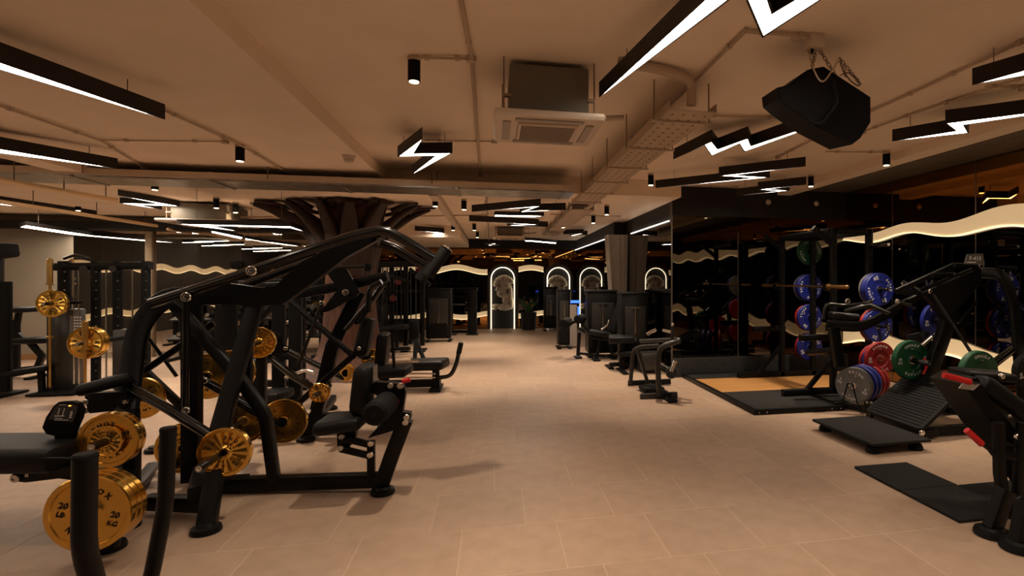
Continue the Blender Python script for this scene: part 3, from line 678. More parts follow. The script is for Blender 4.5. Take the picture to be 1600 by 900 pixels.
# ================================================================== WEIGHT PLATES
_PL = {}
def arc_text(mb, txt, R, a0, size, z, inward=False, step=None):
    n = len(txt); st = step or size*.95/R
    for i, ch in enumerate(txt):
        k = i - (n - 1)/2
        a = a0 - k*st if not inward else a0 + k*st
        M = Matrix.Translation((R*math.cos(a), R*math.sin(a), z)) @ Matrix.Rotation(a - PI/2 + (PI if inward else 0), 4, 'Z')
        if ch != ' ': mb.text(ch, M, size)
    return mb
def plate_meshes(kind, dia, th):
    key = (kind, round(dia, 3), round(th, 3))
    if key in _PL: return _PL[key]
    R = dia/2; out = []
    if kind == 'gold':
        prof = [(R*.97, -th/2), (R, -th*.42), (R, th*.42), (R*.97, th/2), (R*.86, th/2), (R*.84, th*.34), (R*.30, th*.30), (R*.22, th*.42), (R*.2, th*.5), (R*.12, th*.5)]
        fan = [0, 0, 0, 0, 0, th*.045, th*.03, 0, 0, 0]
        out.append(('disc', B().lathe(prof, k=32, fan=fan).mesh('gold_disc', GOLD, smooth=18), None))
        out.append(('bore_ring', B().lathe([(R*.20, th*.5), (R*.20, th*.56), (R*.13, th*.56), (R*.13, th*.5)], k=20).mesh('gold_bore', GOLDB), None))
        L = B(); zt = th*.42; s = R*.2
        arc_text(L, 'BNOX', R*.60, PI/2, s, zt, step=.36); arc_text(L, 'BARBELL', R*.38, PI/2, s*.42, zt, step=.17)
        arc_text(L, 'NLXT', R*.60, -PI/2, s, zt, inward=True, step=.36); arc_text(L, 'strength', R*.4, -PI/2, s*.45, zt, inward=True, step=.15)
        num = '20' if dia > .4 else ('10' if dia > .3 else '5')
        for a in (0, PI): L.text(num, Matrix.Translation((R*.6*math.cos(a), R*.07, zt)), s*1.1); L.text('KG' if a == 0 else 'LB', Matrix.Translation((R*.6*math.cos(a), -R*.16, zt)), s*.9)
        out.append(('lettering', L.mesh('gold_lettering', GOLDINK), 'black lettering'))
    else:
        m, word, low, num = {'red': (REDP, 'XSOREN', 'ASNEX', '25'), 'blue': (BLUEP, '3SHEP', 'AFLYP', '20'), 'green': (GREENP, 'OWADP', 'BUTVIO', '10'),
                   'grey': (GREYP, 'BRIEW', 'ASUEH', '5'), 'black': (RUBBER, 'FETT', 'FETT', '15')}[kind]
        prof = [(R*.95, -th/2), (R, -th*.36), (R, th*.36), (R*.96, th/2), (R*.52, th/2), (R*.48, th*.38), (R*.24, th*.38), (R*.22, th*.44), (R*.12, th*.44)]
        out.append(('disc', B().lathe(prof, k=40).mesh(kind + '_disc', m), None))
        out.append(('steel_hub', B().lathe([(R*.20, th*.38), (R*.20, th*.47), (R*.12, th*.47), (R*.12, th*.38)], k=20).mesh('plate_hub', CHROME), 'steel hub'))
        L = B(); zt = th*.5 + .001; s = R*.2
        arc_text(L, word, R*.76, PI/2, s, zt, step=.24); L.box((0, R*.58, zt), (R*.12, R*.025, .002))
        arc_text(L, low, R*.76, -PI/2, s, zt, inward=True, step=.24); L.box((0, -R*.58, zt), (R*.05, R*.06, .002))
        for a in (0, PI):
            L.text(num, Matrix.Translation((R*.73*math.cos(a), R*.08, zt)), s); L.text('KG', Matrix.Translation((R*.73*math.cos(a), -R*.1, zt)), s*.9)
        out.append(('lettering', L.mesh('plate_lettering', WHITEINK), 'white lettering'))
    _PL[key] = out; return out
def plate(kind, loc, dia, label, group=None, ang=0.0, th=None, face=(0, -1, 0)):
    th = th or (.032 if kind == 'gold' else .055); loc = Vector(loc)
    f = Vector(face).normalized(); upv = UP - f*UP.dot(f); upv.normalize(); xx = upv.cross(f)
    t = thing('weight_plate', label, 'weight plate', loc, 0, group or (kind + ' weight plates'))
    M = Matrix((xx, upv, f)).transposed() @ Matrix.Rotation(ang, 3, 'Z')
    t.rotation_euler = M.to_euler()
    for nm, me, lab in plate_meshes(kind, dia, th):
        o = link(nm, me, t)
        if lab: o['label'] = lab
        if nm == 'lettering': o['kind'] = 'stuff'
    return t

# ================================================================== MACHINE HELPERS
def bars(t, name, pts, w=.08, h=.08, m=None, n=(0, 1, 0), bend=0, r=.012):
    return part(name, B().bar([P(*p) if len(p) == 3 and p[0] > 8 and p[1] > 40 else Vector(p) for p in pts], w, h, n, r, bend), m or BLACKP, t)
def pbar(t, name, pts, w=.08, h=.08, m=None, n=(0, 1, 0), bend=0, r=.012):
    return part(name, B().bar([P(*p) for p in pts], w, h, n, r, bend), m or BLACKP, t)
def ptube(t, name, pts, r=.02, m=None, bend=0, k=12):
    return part(name, B().tube([P(*p) for p in pts], r, k, bend), m or BLACKG, t)
def wbar(t, name, pts, w=.08, h=.08, m=None, n=(0, 1, 0), bend=0, r=.012):
    return part(name, B().bar(pts, w, h, n, r, bend), m or BLACKP, t)
def wtube(t, name, pts, r=.02, m=None, bend=0, k=12):
    return part(name, B().tube(pts, r, k, bend), m or BLACKG, t)
def foot(t, p, r=.075, m=None):
    return part('foot', B().lathe([(r, 0), (r*1.04, .012), (r*.96, .034), (r*.7, .04), (r*.6, .055)], (p[0], p[1], .001), k=20), m or BLACKP, t)
def bolt(t, p, r=.022, ax=(0, -1, 0)):
    p = Vector(p)
    return part('bolt_cap', B().lathe([(r, -.008), (r, .006), (r*.8, .012), (r*.45, .012), (r*.4, .006), (r*.1, .006)], p, ax, k=16), CHROME, t)
def horn(t, p, L=.3, r=.024, s=-1, ax=(0, 1, 0)):
    p = Vector(p); a = Vector(ax)*s
    o = part('plate_horn', B().lathe([(r*1.7, 0), (r*1.7, .02), (r, .022), (r, L - .01), (r*.85, L)], p, a, k=16), BLACKG, t)
    part('horn_cap', B().lathe([(r*.8, L), (r*.8, L + .006), (r*.3, L + .006), (r*.2, L + .003)], p, a, k=14), CHROME, o)
    return o
# ================================================================== LEFT: ARCHED PULLDOWN MACHINE (foreground)
t = thing('pulldown_machine', 'black plate loaded pulldown machine with high arched arms in the left foreground', 'gym machine', Z(420, 790))
NB_ = (0, 1, 0)
pbar(t, 'base_beam', [(318, 758, 4.08), (604, 749, 4.12)], .09, .105)
pbar(t, 'rear_base_beam', [(232, 784, 3.72), (330, 788, 3.62)], .08, .10)
pbar(t, 'cross_rail', [(306, 772, 3.55), (318, 712, 4.75)], .09, .09, n=(0, 0, 1))
pbar(t, 'rear_cross_rail', [(172, 818, 3.3), (240, 730, 4.7)], .09, .09, n=(0, 0, 1))
for u, v in ((598, 771), (322, 831), (170, 858), (243, 706)): foot(t, Z(u, v), .085)
foot(t, Z(325, 705), .08)
wbar(t, 'foot_post', [Z(170, 856, .04), Z(170, 856, .04) + Vector((0, .02, .14))], .075, .09)
# uprights
pbar(t, 'near_leg', [(403, 462, 4.1), (352, 640, 3.86), (322, 826, 3.46)], .075, .105)
pbar(t, 'far_leg', [(403, 462, 4.2), (372, 560, 4.5), (330, 700, 4.85)], .075, .10)
pbar(t, 'main_post', [(300, 452, 4.25), (300, 752, 4.2)], .09, .125)
pbar(t, 'diagonal_brace', [(268, 470, 4.05), (372, 588, 4.0), (415, 648, 4.0), (429, 752, 4.08)], .085, .075, bend=.07)
pbar(t, 'curved_rear_frame', [(345, 462, 4.25), (255, 463, 4.2), (214, 512, 4.12), (202, 610, 4.0), (190, 720, 3.75), (176, 812, 3.36)], .065, .15, bend=.28, r=.03)
pbar(t, 'cross_brace', [(222, 582, 4.3), (334, 505, 4.5)], .05, .05)
ptube(t, 'thin_brace', [(226, 520, 4.35), (276, 588, 4.5)], .014)
pbar(t, 'low_brace', [(226, 580, 4.6), (300, 650, 4.75)], .06, .06)
pbar(t, 'upright_far', [(388, 470, 4.7), (386, 640, 4.75)], .07, .07)
# head beam and the swooping support
sw = B().prism([P(u, v, 4.02) for u, v in ((318, 452), (335, 440), (410, 450), (428, 448), (470, 410), (520, 384), (570, 368), (588, 366), (588, 376), (540, 402), (480, 448), (440, 476), (402, 478), (322, 474))], Vector((0, .09, 0)))
part('swoop_beam', sw, BLACKP, t)
# pivot arms, one each side
near = [(236, 474, 3.92), (393, 424, 3.9), (480, 392, 3.9), (560, 366, 3.93), (598, 359, 3.96), (622, 369, 4.0), (686, 408, 4.12)]
far = [(330, 466, 4.4), (420, 432, 4.42), (500, 403, 4.42), (560, 384, 4.45), (592, 379, 4.45), (618, 388, 4.47), (672, 420, 4.55)]
ptube(t, 'lever_arm', near, .036, bend=.18, k=14)
ptube(t, 'lever_arm', far, .036, bend=.18, k=14)
ptube(t, 'arm_bridge', [(590, 366, 3.97), (590, 380, 4.45)], .03)
o = ptube(t, 'pull_handle', [(668, 431, 4.08), (697, 390, 4.13)], .046, RUBBER)
part('handle_cap', B().cyl(P(697, 390, 4.13), P(698.5, 388, 4.135), .047, 16), CHROME, o)
ptube(t, 'pull_handle', [(655, 438, 4.5), (682, 404, 4.55)], .046, RUBBER)
bolt(t, P(393, 423, 3.86), .036); bolt(t, P(291, 464, 3.86), .034)
ptube(t, 'link_rod', [(291, 466, 3.9), (290, 642, 3.88)], .022)
bolt(t, P(291, 641, 3.86), .024)
# weight levers
ptube(t, 'weight_lever', [(205, 606, 3.95), (268, 642, 3.85), (352, 695, 3.72)], .034)
part('lever_hub', B().cyl(P(196, 628, 3.9), P(196, 628, 4.15), .05, 20, cap=.008), BLACKP, t); bolt(t, P(196, 628, 3.88), .018)
ptube(t, 'weight_lever', [(312, 592, 4.35), (360, 618, 4.45), (400, 640, 4.6)], .034)
ptube(t, 'weight_lever', [(366, 625, 4.25), (420, 655, 4.35)], .032)
bolt(t, P(361, 625, 4.2), .026); bolt(t, P(320, 595, 4.3), .022)
pH = P(352, 706, 3.70); horn(t, pH, .34)
pH2 = P(318, 590, 4.75); horn(t, pH2, .30, s=1)
pH3 = P(386, 655, 4.60); horn(t, pH3, .28, s=-1)
pH4 = P(440, 660, 4.55); horn(t, pH4, .20, s=1)
ptube(t, 'plate_stop_arm', [(386, 652, 4.62), (440, 660, 4.57)], .03)
part('rear_pad', B().pad(P(118, 612, 3.75), P(205, 590, 3.95), .12, .085, r=.04), VINYL, t)
part('rear_pad', B().pad(P(162, 596, 4.2), P(214, 590, 4.25), .11, .07, r=.03), VINYL, t)
part('pad_bracket', B().prism([P(u, v, 3.9) for u, v in ((132, 615), (198, 612), (200, 640), (140, 646), (134, 632))], (0, .06, 0)), BLACKP, t)
for u, v in ((135, 628), (134, 642)): bolt(t, P(u, v, 3.88), .02)
# seat end
wbar(t, 'seat_upright', [P(594, 764, 4.1), P(612, 712, 4.1), P(634, 655, 4.1)], .07, .11)
part('seat_bracket', B().prism([P(u, v, 4.02) for u, v in ((574, 685), (618, 672), (642, 654), (641, 646), (629, 644), (634, 612), (628, 600), (577, 596), (576, 612), (598, 622), (600, 640), (594, 664))], (0, .08, 0)), BLACKP, t)
for u, v in ((635, 652), (633, 660), (610, 603), (625, 603)): bolt(t, P(u, v, 4.0), .023)
part('thigh_roller', B().cyl(P(584, 648, 3.72), P(606, 628, 4.02), .085, 24, cap=.02), RUBBER, t)
part('thigh_roller', B().cyl(P(596, 640, 4.14), P(618, 622, 4.4), .085, 24, cap=.02), RUBBER, t)
part('roller_shaft', B().cyl(P(584, 648, 3.715), P(618, 622, 4.41), .02, 12), BLACKG, t)
part('chest_pad', B().pad(P(572, 570, 4.05), P(564, 643, 4.05), .30, .13, r=.06), VINYL, t)
part('pad_plate', B().prism([P(u, v, 3.98) for u, v in ((577, 576), (583, 573), (583, 600), (577, 602))], (0, .16, 0)), STEELG, t)
part('seat_pad', B().pad(P(500, 664, 3.95), P(570, 655, 4.0), .34, .095, r=.04), VINYL, t)
pbar(t, 'seat_link', [(534, 684, 3.98), (579, 695, 4.0)], .04, .05); pbar(t, 'seat_link', [(532, 701, 3.98), (578, 712, 4.0)], .04, .05)
part('seat_carrier', B().prism([P(u, v, 4.0) for u, v in ((526, 668), (556, 664), (556, 682), (540, 708), (527, 704))], (0, .07, 0)), BLACKP, t)
for u, v in ((534, 682), (532, 700), (579, 693), (578, 711)): bolt(t, P(u, v, 3.95), .022)
pbar(t, 'seat_post', [(580, 690, 4.05), (580, 745, 4.1)], .06, .055)
for p0, p1 in (((629, 596, 4.0), (640, 593, 4.0)), ((613, 629, 4.0), (622, 626, 4.0))):
    ptube(t, 'red_knob', [p0, p1], .017, REDG)
part('brand_plate', B().box(P(360, 745, 4.02), (.26, .004, .03)), STEELG, t)

plate('gold', P(352, 706, 3.64), .325, 'gold plate on the near weight lever of the arched pulldown machine', ang=-.6, th=.04)
plate('gold', pH2 + Vector((0, .07, 0)), .40, 'gold plate half hidden behind the main post of the pulldown machine', ang=.5)
plate('gold', pH2 + Vector((.16, .13, .02)), .40, 'gold plate just right of the pulldown machine main post', ang=.9)
plate('gold', pH3 + Vector((0, -.05, 0)), .37, 'gold plate left of the bent diagonal brace near the floor', ang=.3)
plate('gold', pH4 + Vector((0, .05, 0)), .37, 'gold plate right of the bent diagonal brace near the floor', ang=1.2)
plate('gold', P(286, 700, 4.4), .40, 'gold plate low behind the near leg of the pulldown machine', ang=.2)
plate('gold', P(222, 622, 4.5), .34, 'small gold plate behind the curved rear frame', ang=.8)

# ================================================================== LEG CURL BENCH (left edge)
t = thing('leg_curl_bench', 'black padded bench machine with instruction placard at the left edge', 'gym machine', P(60, 730, 3.3) - Vector((0, 0, P(60, 730, 3.3).z)))
part('bench_pad', B().pad(P(-130, 708, 3.35), P(126, 706, 3.35), .42, .15, r=.05), VINYL, t)
part('bench_pad_seam', B().bar([P(-128, 716, 3.15), P(120, 716, 3.15)], .012, .012), VINYL, t)
part('under_frame', B().prism([P(u, v, 3.3) for u, v in ((20, 738), (30, 730), (120, 726), (122, 744), (40, 754), (22, 752))], (0, .09, 0)), BLACKP, t)
bolt(t, P(24, 747, 3.28), .026); bolt(t, P(44, 742, 3.28), .012)
pbar(t, 'bench_arm', [(88, 682, 3.4), (150, 672, 3.5), (196, 690, 3.6)], .07, .06)
pbar(t, 'bench_post', [(100, 735, 3.5), (140, 740, 3.55), (205, 745, 3.6)], .09, .08)
wbar(t, 'bench_leg', [P(200, 745, 3.58), Z(196, 822, .03)], .08, .08); foot(t, Z(196, 824), .08)
wbar(t, 'bench_leg', [P(-110, 735, 3.5), Z(-130, 830, .03)], .08, .08); foot(t, Z(-130, 832), .08)
pbar(t, 'weight_arm', [(205, 640, 3.7), (207, 700, 3.65), (205, 790, 3.5)], .07, .08)
h1 = P(186, 681, 3.46); h2 = P(170, 784, 3.14); horn(t, h1, .24); horn(t, h2, .24)
wbar(t, 'horn_bracket', [h1 + Vector((0, .02, 0)), P(207, 680, 3.65)], .06, .06, n=(0, 0, 1)); wbar(t, 'horn_bracket', [h2 + Vector((0, .02, 0)), P(205, 780, 3.5)], .06, .06, n=(0, 0, 1))
pc = [P(u, v, 3.36 + (v - 650)*.0004) for u, v in ((66, 668), (72, 652), (84, 634), (92, 628), (112, 627), (122, 630), (127, 640), (124, 654), (112, 680), (104, 686), (72, 678))]
o = part('instruction_placard', B().prism(pc, FWD*.03), SPK, t)
part('placard_face', B().prism([P(u, v, 3.352) for u, v in ((86, 636), (94, 631), (120, 634), (121, 641), (113, 660), (75, 655))], FWD*.006), SCREEN, o)
ink = B()
def mark(u0, v0, u1, v1, d=3.347): ink.prism([P(u0, v0, d), P(u1, v0, d), P(u1, v1, d), P(u0, v1, d)], FWD*.002)
for k in range(4):
    mark(92 - k*.8, 638 + k*2.6, 93.4 - k*.8, 639.8 + k*2.6); mark(99.5 - k*.9, 638.5 + k*3, 101 - k*.9, 640.4 + k*3); mark(110 - k*.7, 643 + k*2.8, 113.4 - k*.7, 644.8 + k*2.8)
mark(85, 649.5, 100, 650.6); mark(86, 653.4, 97, 654.2); mark(85, 656, 106, 656.8); mark(92, 632.4, 103, 633)
tag(part('placard_print', ink, WHITEINK, o), kind='stuff')
part('placard_lamp', B().box(P(109, 634, 3.347), (.012, .004, .006)), mat('amber_dot', (.9, .35, .05), .5, emit=1), o)
pbar(t, 'placard_arm', [(112, 676, 3.4), (140, 672, 3.45)], .05, .02)

plate('gold', h1 + Vector((0, -.045, 0)), .335, 'upper large gold plate on the leg curl bench', ang=-.2, th=.035)
plate('gold', h1 + Vector((0, -.085, 0)), .335, 'upper gold plate stacked in front beside the bench placard', ang=.3, th=.035)
plate('gold', h1 + Vector((0, -.118, 0)), .19, 'smallest gold plate mounted in front of the upper bench stack', ang=.0, th=.025)
plate('gold', h2 + Vector((0, -.05, 0)), .42, 'lower gold plate nearest the machine on the leg curl bench', ang=.4, th=.045)
plate('gold', h2 + Vector((0, -.098, 0)), .42, 'lower gold plate second in the big bench stack', ang=.9, th=.045)
plate('gold', h2 + Vector((0, -.146, 0)), .42, 'biggest gold plate in front low at the left behind the sled handle', ang=-.28, th=.045)

# ================================================================== PUSH SLED handles in the foreground
t = thing('push_sled', 'pair of black upright sled handles at the lower left corner', 'sled', Z(200, 985))
a0 = P(133, 714, 1.98); a1 = P(131, 858, 1.98); a2 = P(156, 945, 2.05); b0 = P(263, 672, 2.5); b1 = P(259, 785, 2.5); b2 = P(236, 905, 2.5)
for q0, q1, q2, r in ((a0, a1, a2, .037), (b0, b1, b2, .032)):
    g = Vector((q2.x + (q2.x - q1.x)*.8, q2.y + (q2.y - q1.y)*.8, .1))
    wtube(t, 'upright', [q0, q1, q2, g], r, BLACKP, bend=.07, k=18)
    part('upright_cap', B().lathe([(r*1.04, -.004), (r*1.04, .008), (r*.9, .014)], q0, (0, 0, 1), k=18), RUBBER, t)
    wbar(t, 'sled_runner', [Vector((g.x, g.y - .5, .05)), Vector((g.x, g.y + .25, .05))], .07, .1, n=(1, 0, 0))
ga = Vector((a2.x, a2.y, .12)); gb = Vector((b2.x, b2.y, .12)); wbar(t, 'sled_crossbar', [ga, gb], .06, .06, n=(0, 0, 1))

# ================================================================== SECOND PRESS MACHINE
t = thing('chest_press_machine', 'black plate loaded press machine behind the arched pulldown, before the tree', 'gym machine', Z(500, 690))
D = 5.5
pbar(t, 'base_beam', [(440, 656, D + .1), (615, 646, D + .15)], .09, .09)
pbar(t, 'rear_leg', [(510, 600, D), (496, 640, D), (479, 682, 5.42)], .07, .10); foot(t, Z(478, 689), .085)
pbar(t, 'cross_rail', [(482, 672, 5.45), (520, 622, 6.6)], .08, .08, n=(0, 0, 1)); foot(t, Z(516, 640), .08); foot(t, Z(602, 668), .08); wbar(t, 'front_post', [Z(602, 668, .04), P(604, 640, D + .15)], .07, .08)
pbar(t, 'main_post', [(562, 455, D + .2), (520, 540, D + .2), (496, 640, D + .2)], .09, .13)
pbar(t, 'head_beam', [(452, 462, D + .1), (540, 446, D + .1), (606, 432, D + .1)], .07, .10)
part('gusset_plate', B().prism([P(u, v, D) for u, v in ((508, 422), (540, 418), (562, 456), (558, 462), (515, 486), (498, 490), (528, 452))], (0, .05, 0)), BLACKP, t)
bolt(t, P(540, 457, D - .03), .032); bolt(t, P(502, 474, D - .03), .024); bolt(t, P(510, 418, D - .03), .02)
ptube(t, 'link_rod', [(510, 419, D), (580, 416, D)], .016); part('link_end', B().cyl(P(574, 412, D), P(574, 424, D), .035, 14), BLACKP, t)
pbar(t, 'pale_edged_brace', [(452, 470, D), (550, 554, D - .05)], .07, .05)
pbar(t, 'brace_down', [(552, 556, D), (436, 656, D)], .07, .06)
ptube(t, 'weight_lever', [(424, 560, D), (462, 590, D), (500, 612, D - .1)], .036)
ptube(t, 'link_rod', [(502, 476, D - .05), (466, 572, D - .05)], .016)
part('lever_hub', B().cyl(P(445, 546, D - .1), P(445, 546, D + .1), .04, 18), BLACKP, t); bolt(t, P(446, 545, D - .12), .02)
ptube(t, 'weight_lever', [(450, 548, D + .5), (540, 592, D + .5)], .032)
ptube(t, 'press_arm', [(556, 505, D + .3), (560, 500, D + .3), (596, 448, D + .3), (604, 436, D + .4)], .03, bend=.06)
ptube(t, 'press_arm', [(540, 515, D - .1), (578, 470, D - .1)], .022); ptube(t, 'press_arm', [(575, 488, D - .1), (577, 450, D - .1), (596, 440, D - .1)], .028, bend=.08)
part('press_handle', B().cyl(P(560, 504, D - .1), P(572, 486, D - .1), .025, 14), RUBBER, t)
part('back_pad', B().pad(P(577, 496, D + .15), P(564, 556, D + .1), .30, .12, r=.05), VINYL, t)
part('back_pad_lower', B().pad(P(601, 520, D + .2), P(596, 570, D + .2), .3, .11, r=.05), VINYL, t)
part('seat_pad', B().pad(P(560, 582, D), P(640, 578, D + .05), .36, .10, r=.04), VINYL, t)
pbar(t, 'seat_post', [(600, 585, D + .1), (604, 646, D + .1)], .07, .09)
ptube(t, 'adjust_handle', [(612, 520, D - .1), (616, 575, D - .1)], .015); bolt(t, P(561, 545, D - .05), .022); bolt(t, P(563, 573, D - .05), .022)
h5 = P(502, 612, 5.38); horn(t, h5, .22); h6 = P(540, 583, D + .45); horn(t, h6, .2, s=1); h7 = P(583, 560, D + .55); horn(t, h7, .18)
wbar(t, 'horn_bracket', [h7 + Vector((0, .02, 0)), P(562, 556, D + .4)], .05, .05); h8 = P(409, 534, 5.45); horn(t, h8, .2)
pbar(t, 'horn_post', [(409, 534, 5.5), (408, 640, 5.55)], .08, .09); foot(t, P(408, 640, 5.55) , .08)
pbar(t, 'rear_base', [(408, 652, 5.55), (445, 655, 5.6)], .08, .08)
plate('gold', h5 + Vector((0, -.04, 0)), .19, 'small gold plate on the low lever of the press machine', ang=.4, th=.05)
plate('gold', h6 + Vector((0, .04, 0)), .20, 'small gold plate turned away behind the press machine lever', ang=.1, th=.05, face=(.5, .85, 0))
plate('gold', h7 + Vector((0, -.03, 0)), .22, 'small gold plate beneath the press machine back pad', ang=.7, th=.06)
plate('gold', h8 + Vector((0, -.05, 0)), .30, 'gold plate on the tall rear post at shoulder height of the press machine', ang=.3, th=.04)

# ================================================================== THIRD MACHINE further back
t = thing('row_machine', 'black plate loaded row machine between the press machine and the mirrors', 'gym machine', Z(380, 612))
D = 7.9
for u in (345, 405, 470):
    pbar(t, 'upright', [(u, 440, D), (u, 606, D)], .09, .12)
    foot(t, P(u, 608, D) - Vector((0, 0, P(u, 608, D).z)), .09)
pbar(t, 'head_beam', [(335, 446, D), (480, 440, D)], .09, .1); pbar(t, 'base_beam', [(335, 600, D), (480, 598, D)], .09, .1)
pbar(t, 'brace', [(345, 480, D), (405, 590, D)], .06, .07); pbar(t, 'brace', [(470, 470, D), (405, 560, D)], .06, .07)
part('seat_pad', B().pad(P(360, 562, D - .4), P(420, 562, D - .4), .34, .11), VINYL, t)
part('chest_pad', B().pad(P(440, 512, D - .4), P(434, 560, D - .4), .3, .1), VINYL, t)
ptube(t, 'row_handle', [(420, 520, D - .45), (455, 500, D - .45), (470, 496, D - .45)], .02, CHROME, bend=.05)
ptube(t, 'row_handle', [(330, 585, D - .45), (352, 560, D - .45), (356, 545, D - .45)], .02, CHROME, bend=.05)
pbar(t, 'seat_support', [(392, 566, D - .4), (392, 600, D - .4)], .08, .08)

t = thing('shoulder_press_machine', 'black press machine with tall frame directly behind the pulldown machine brace', 'gym machine', Z(400, 650)); D = 6.6
for u in (360, 436, 462):
    pbar(t, 'upright', [(u, 448, D), (u, 636, D)], .09, .14); q_ = P(u, 640, D); foot(t, (q_.x, q_.y), .09)
pbar(t, 'head_beam', [(350, 452, D), (470, 446, D)], .08, .11); pbar(t, 'base_beam', [(350, 630, D), (470, 626, D)], .09, .1); pbar(t, 'mid_beam', [(360, 560, D), (462, 556, D)], .07, .08)
pbar(t, 'brace', [(362, 600, D - .1), (434, 520, D - .1)], .06, .07); pbar(t, 'brace', [(436, 470, D + .1), (362, 540, D + .1)], .06, .07)
part('back_pad', B().pad(P(404, 560, D - .3), P(396, 612, D - .3), .34, .12, r=.05), VINYL, t); part('seat_pad', B().pad(P(404, 618, D - .35), P(448, 616, D - .35), .36, .11, r=.04), VINYL, t)
pbar(t, 'seat_post', [(424, 620, D - .35), (424, 650, D - .35)], .08, .09); ptube(t, 'press_handle', [(446, 590, D - .4), (476, 578, D - .4), (490, 582, D - .4)], .022, CHROME, bend=.06)

# ================================================================== LOW BENCH MACHINE beside the aisle
t = thing('hip_thrust_bench', 'low black padded bench with bent foot bar at the left of the aisle', 'gym bench', Z(680, 608))
D = 7.95
part('bench_pad', B().pad(P(628, 570, D), P(697, 568, D), .42, .14, r=.05), VINYL, t)
pbar(t, 'base_beam', [(600, 600, D), (688, 598, D)], .09, .11)
pbar(t, 'end_post', [(681, 575, D), (682, 604, D)], .09, .10); part('end_foot', B().box(P(682, 606, D), (.16, .5, .04), b=.01), BLACKP, t)
part('rear_foot', B().box(P(606, 608, D), (.14, .5, .04), b=.01), BLACKP, t)
for v in (588, 594): ptube(t, 'guide_rail', [(606, v - 4, D - .2), (680, v - 4, D - .2)], .012, CHROME)
ptube(t, 'foot_bar', [(686, 590, D - .1), (704, 588, D - .1), (713, 570, D - .1), (720, 536, D - .1)], .03, bend=.12)
part('foot_bar_grip', B().cyl(P(716.5, 553, D - .1), P(720.5, 535, D - .1), .037, 14, cap=.01), RUBBER, t)
pbar(t, 'support_leg', [(650, 530, D + .6), (648, 566, D + .5)], .07, .06); pbar(t, 'support_leg', [(650, 530, D + .6), (664, 566, D + .5)], .06, .06)
part('roller_pad', B().cyl(P(598, 568, D - .3), P(642, 566, D - .3), .06, 18, cap=.015), mat('tan_roller', (.32, .22, .15), .6), t)
ptube(t, 'lap_bar', [(590, 575, D - .3), (620, 566, D - .3), (655, 564, D - .3)], .022, CHROME)
# ================================================================== LEFT BACK
t = thing('cable_trainer', 'black cable trainer with tall posts and pale guide rods at the left', 'gym machine', Z(150, 612)); D = 7.8
pbar(t, 'top_beam', [(88, 417, D), (236, 415, D)], .09, .11)
for u, w_ in ((101, .13), (150, .09), (184, .09), (228, .09)):
    o = pbar(t, 'post', [(u, 408, D), (u, 604, D)], .09, w_)
    for k in range(12): part('adjust_hole', B().cyl(P(u, 425 + k*14, D - .05), P(u, 425 + k*14, D - .046), .011, 8), CHROME, o)
for u in (115, 123, 166, 207): ptube(t, 'guide_rod', [(u, 420, D - .03), (u, 600, D - .03)], .011, CHROME)
part('weight_shroud', B().box(P(104, 545, D + .05), (.30, .3, 1.15), b=.02), SMOKED, t)
o = part('number_strip', B().box(P(119, 512, D - .14), (.15, .01, .34)), mat('grey_strip', (.12, .12, .12), .5), t)
nn = B()
for r_ in range(8):
    for c_ in range(4): nn.box(P(112.5 + c_*4.4, 496 + r_*4.6, D - .149), (.022, .003, .02))
tag(part('strip_print', nn, WHITEINK, o), kind='stuff')
part('weight_shroud', B().box(P(205, 560, D + .05), (.30, .3, .85), b=.02), SMOKED, t)
part('base_plate', B().box(P(105, 610, D - .1) , (.5, .55, .03), b=.01), BLACKP, t); part('base_plate', B().box(P(210, 610, D - .1), (.45, .5, .03), b=.01), BLACKP, t)
for u in (130, 176): part('pulley', B().cyl(P(u, 420, D - .1), P(u, 420, D - .07), .045, 16), STEELG, t)
ptube(t, 'pull_up_bar', [(100, 404, D), (118, 398, D), (140, 404, D)], .02, bend=.06)
h9 = P(86, 474, 7.45); horn(t, h9, .2); wbar(t, 'horn_bracket', [h9, h9 + Vector((.1, .32, 0))], .05, .05); h10 = P(140, 535, 7.05); horn(t, h10, .22); wbar(t, 'horn_bracket', [h10, h10 + Vector((.1, .7, 0))], .06, .06, n=(0, 0, 1))
plate('gold', h9 + Vector((0, -.04, 0)), .37, 'gold plate at the far left in front of the upright bar', ang=.4, th=.05)
plate('gold', h10 + Vector((0, -.05, 0)), .41, 'gold plate on the cable trainer horn left of the curved frame', ang=-.1, th=.06)
plate('gold', h10 + Vector((0, .02, 0)), .41, 'gold plate directly behind another on the cable trainer horn', ang=.6, th=.05)
# upright gold barbells
for k, (u, v0, v1, d, lab) in enumerate(((78, 403, 612, 7.6, 'gold barbell standing upright at the far left'), (112, 404, 470, 7.9, 'gold barbell upright behind the trainer post'), (133, 500, 606, 6.95, 'brass post under the trainer plates'))):
    pt, pb = P(u, v0, d), P(u, v1, d); pb.z = max(pb.z, .02); tb = thing('upright_barbell', lab, 'barbell', (pb.x, pb.y, pb.z))
    part('shaft', B().cyl(pb, pt, .016, 12), GOLDB, tb)
    part('sleeve', B().lathe([(.02, 0), (.045, .002), (.045, .025), (.032, .03), (.034, .36), (.028, .365)], pt - Vector((0, 0, .38)), k=16), GOLDB, tb)
    part('lower_collar', B().lathe([(.02, 0), (.042, .002), (.042, .025), (.02, .03)], pb + Vector((0, 0, min(.75, (pt.z - pb.z)*.5))), k=16), GOLDB, tb)
    part('floor_cup', B().lathe([(.05, 0), (.05, .05), (.04, .06)], pb, k=14), BLACKP, tb)
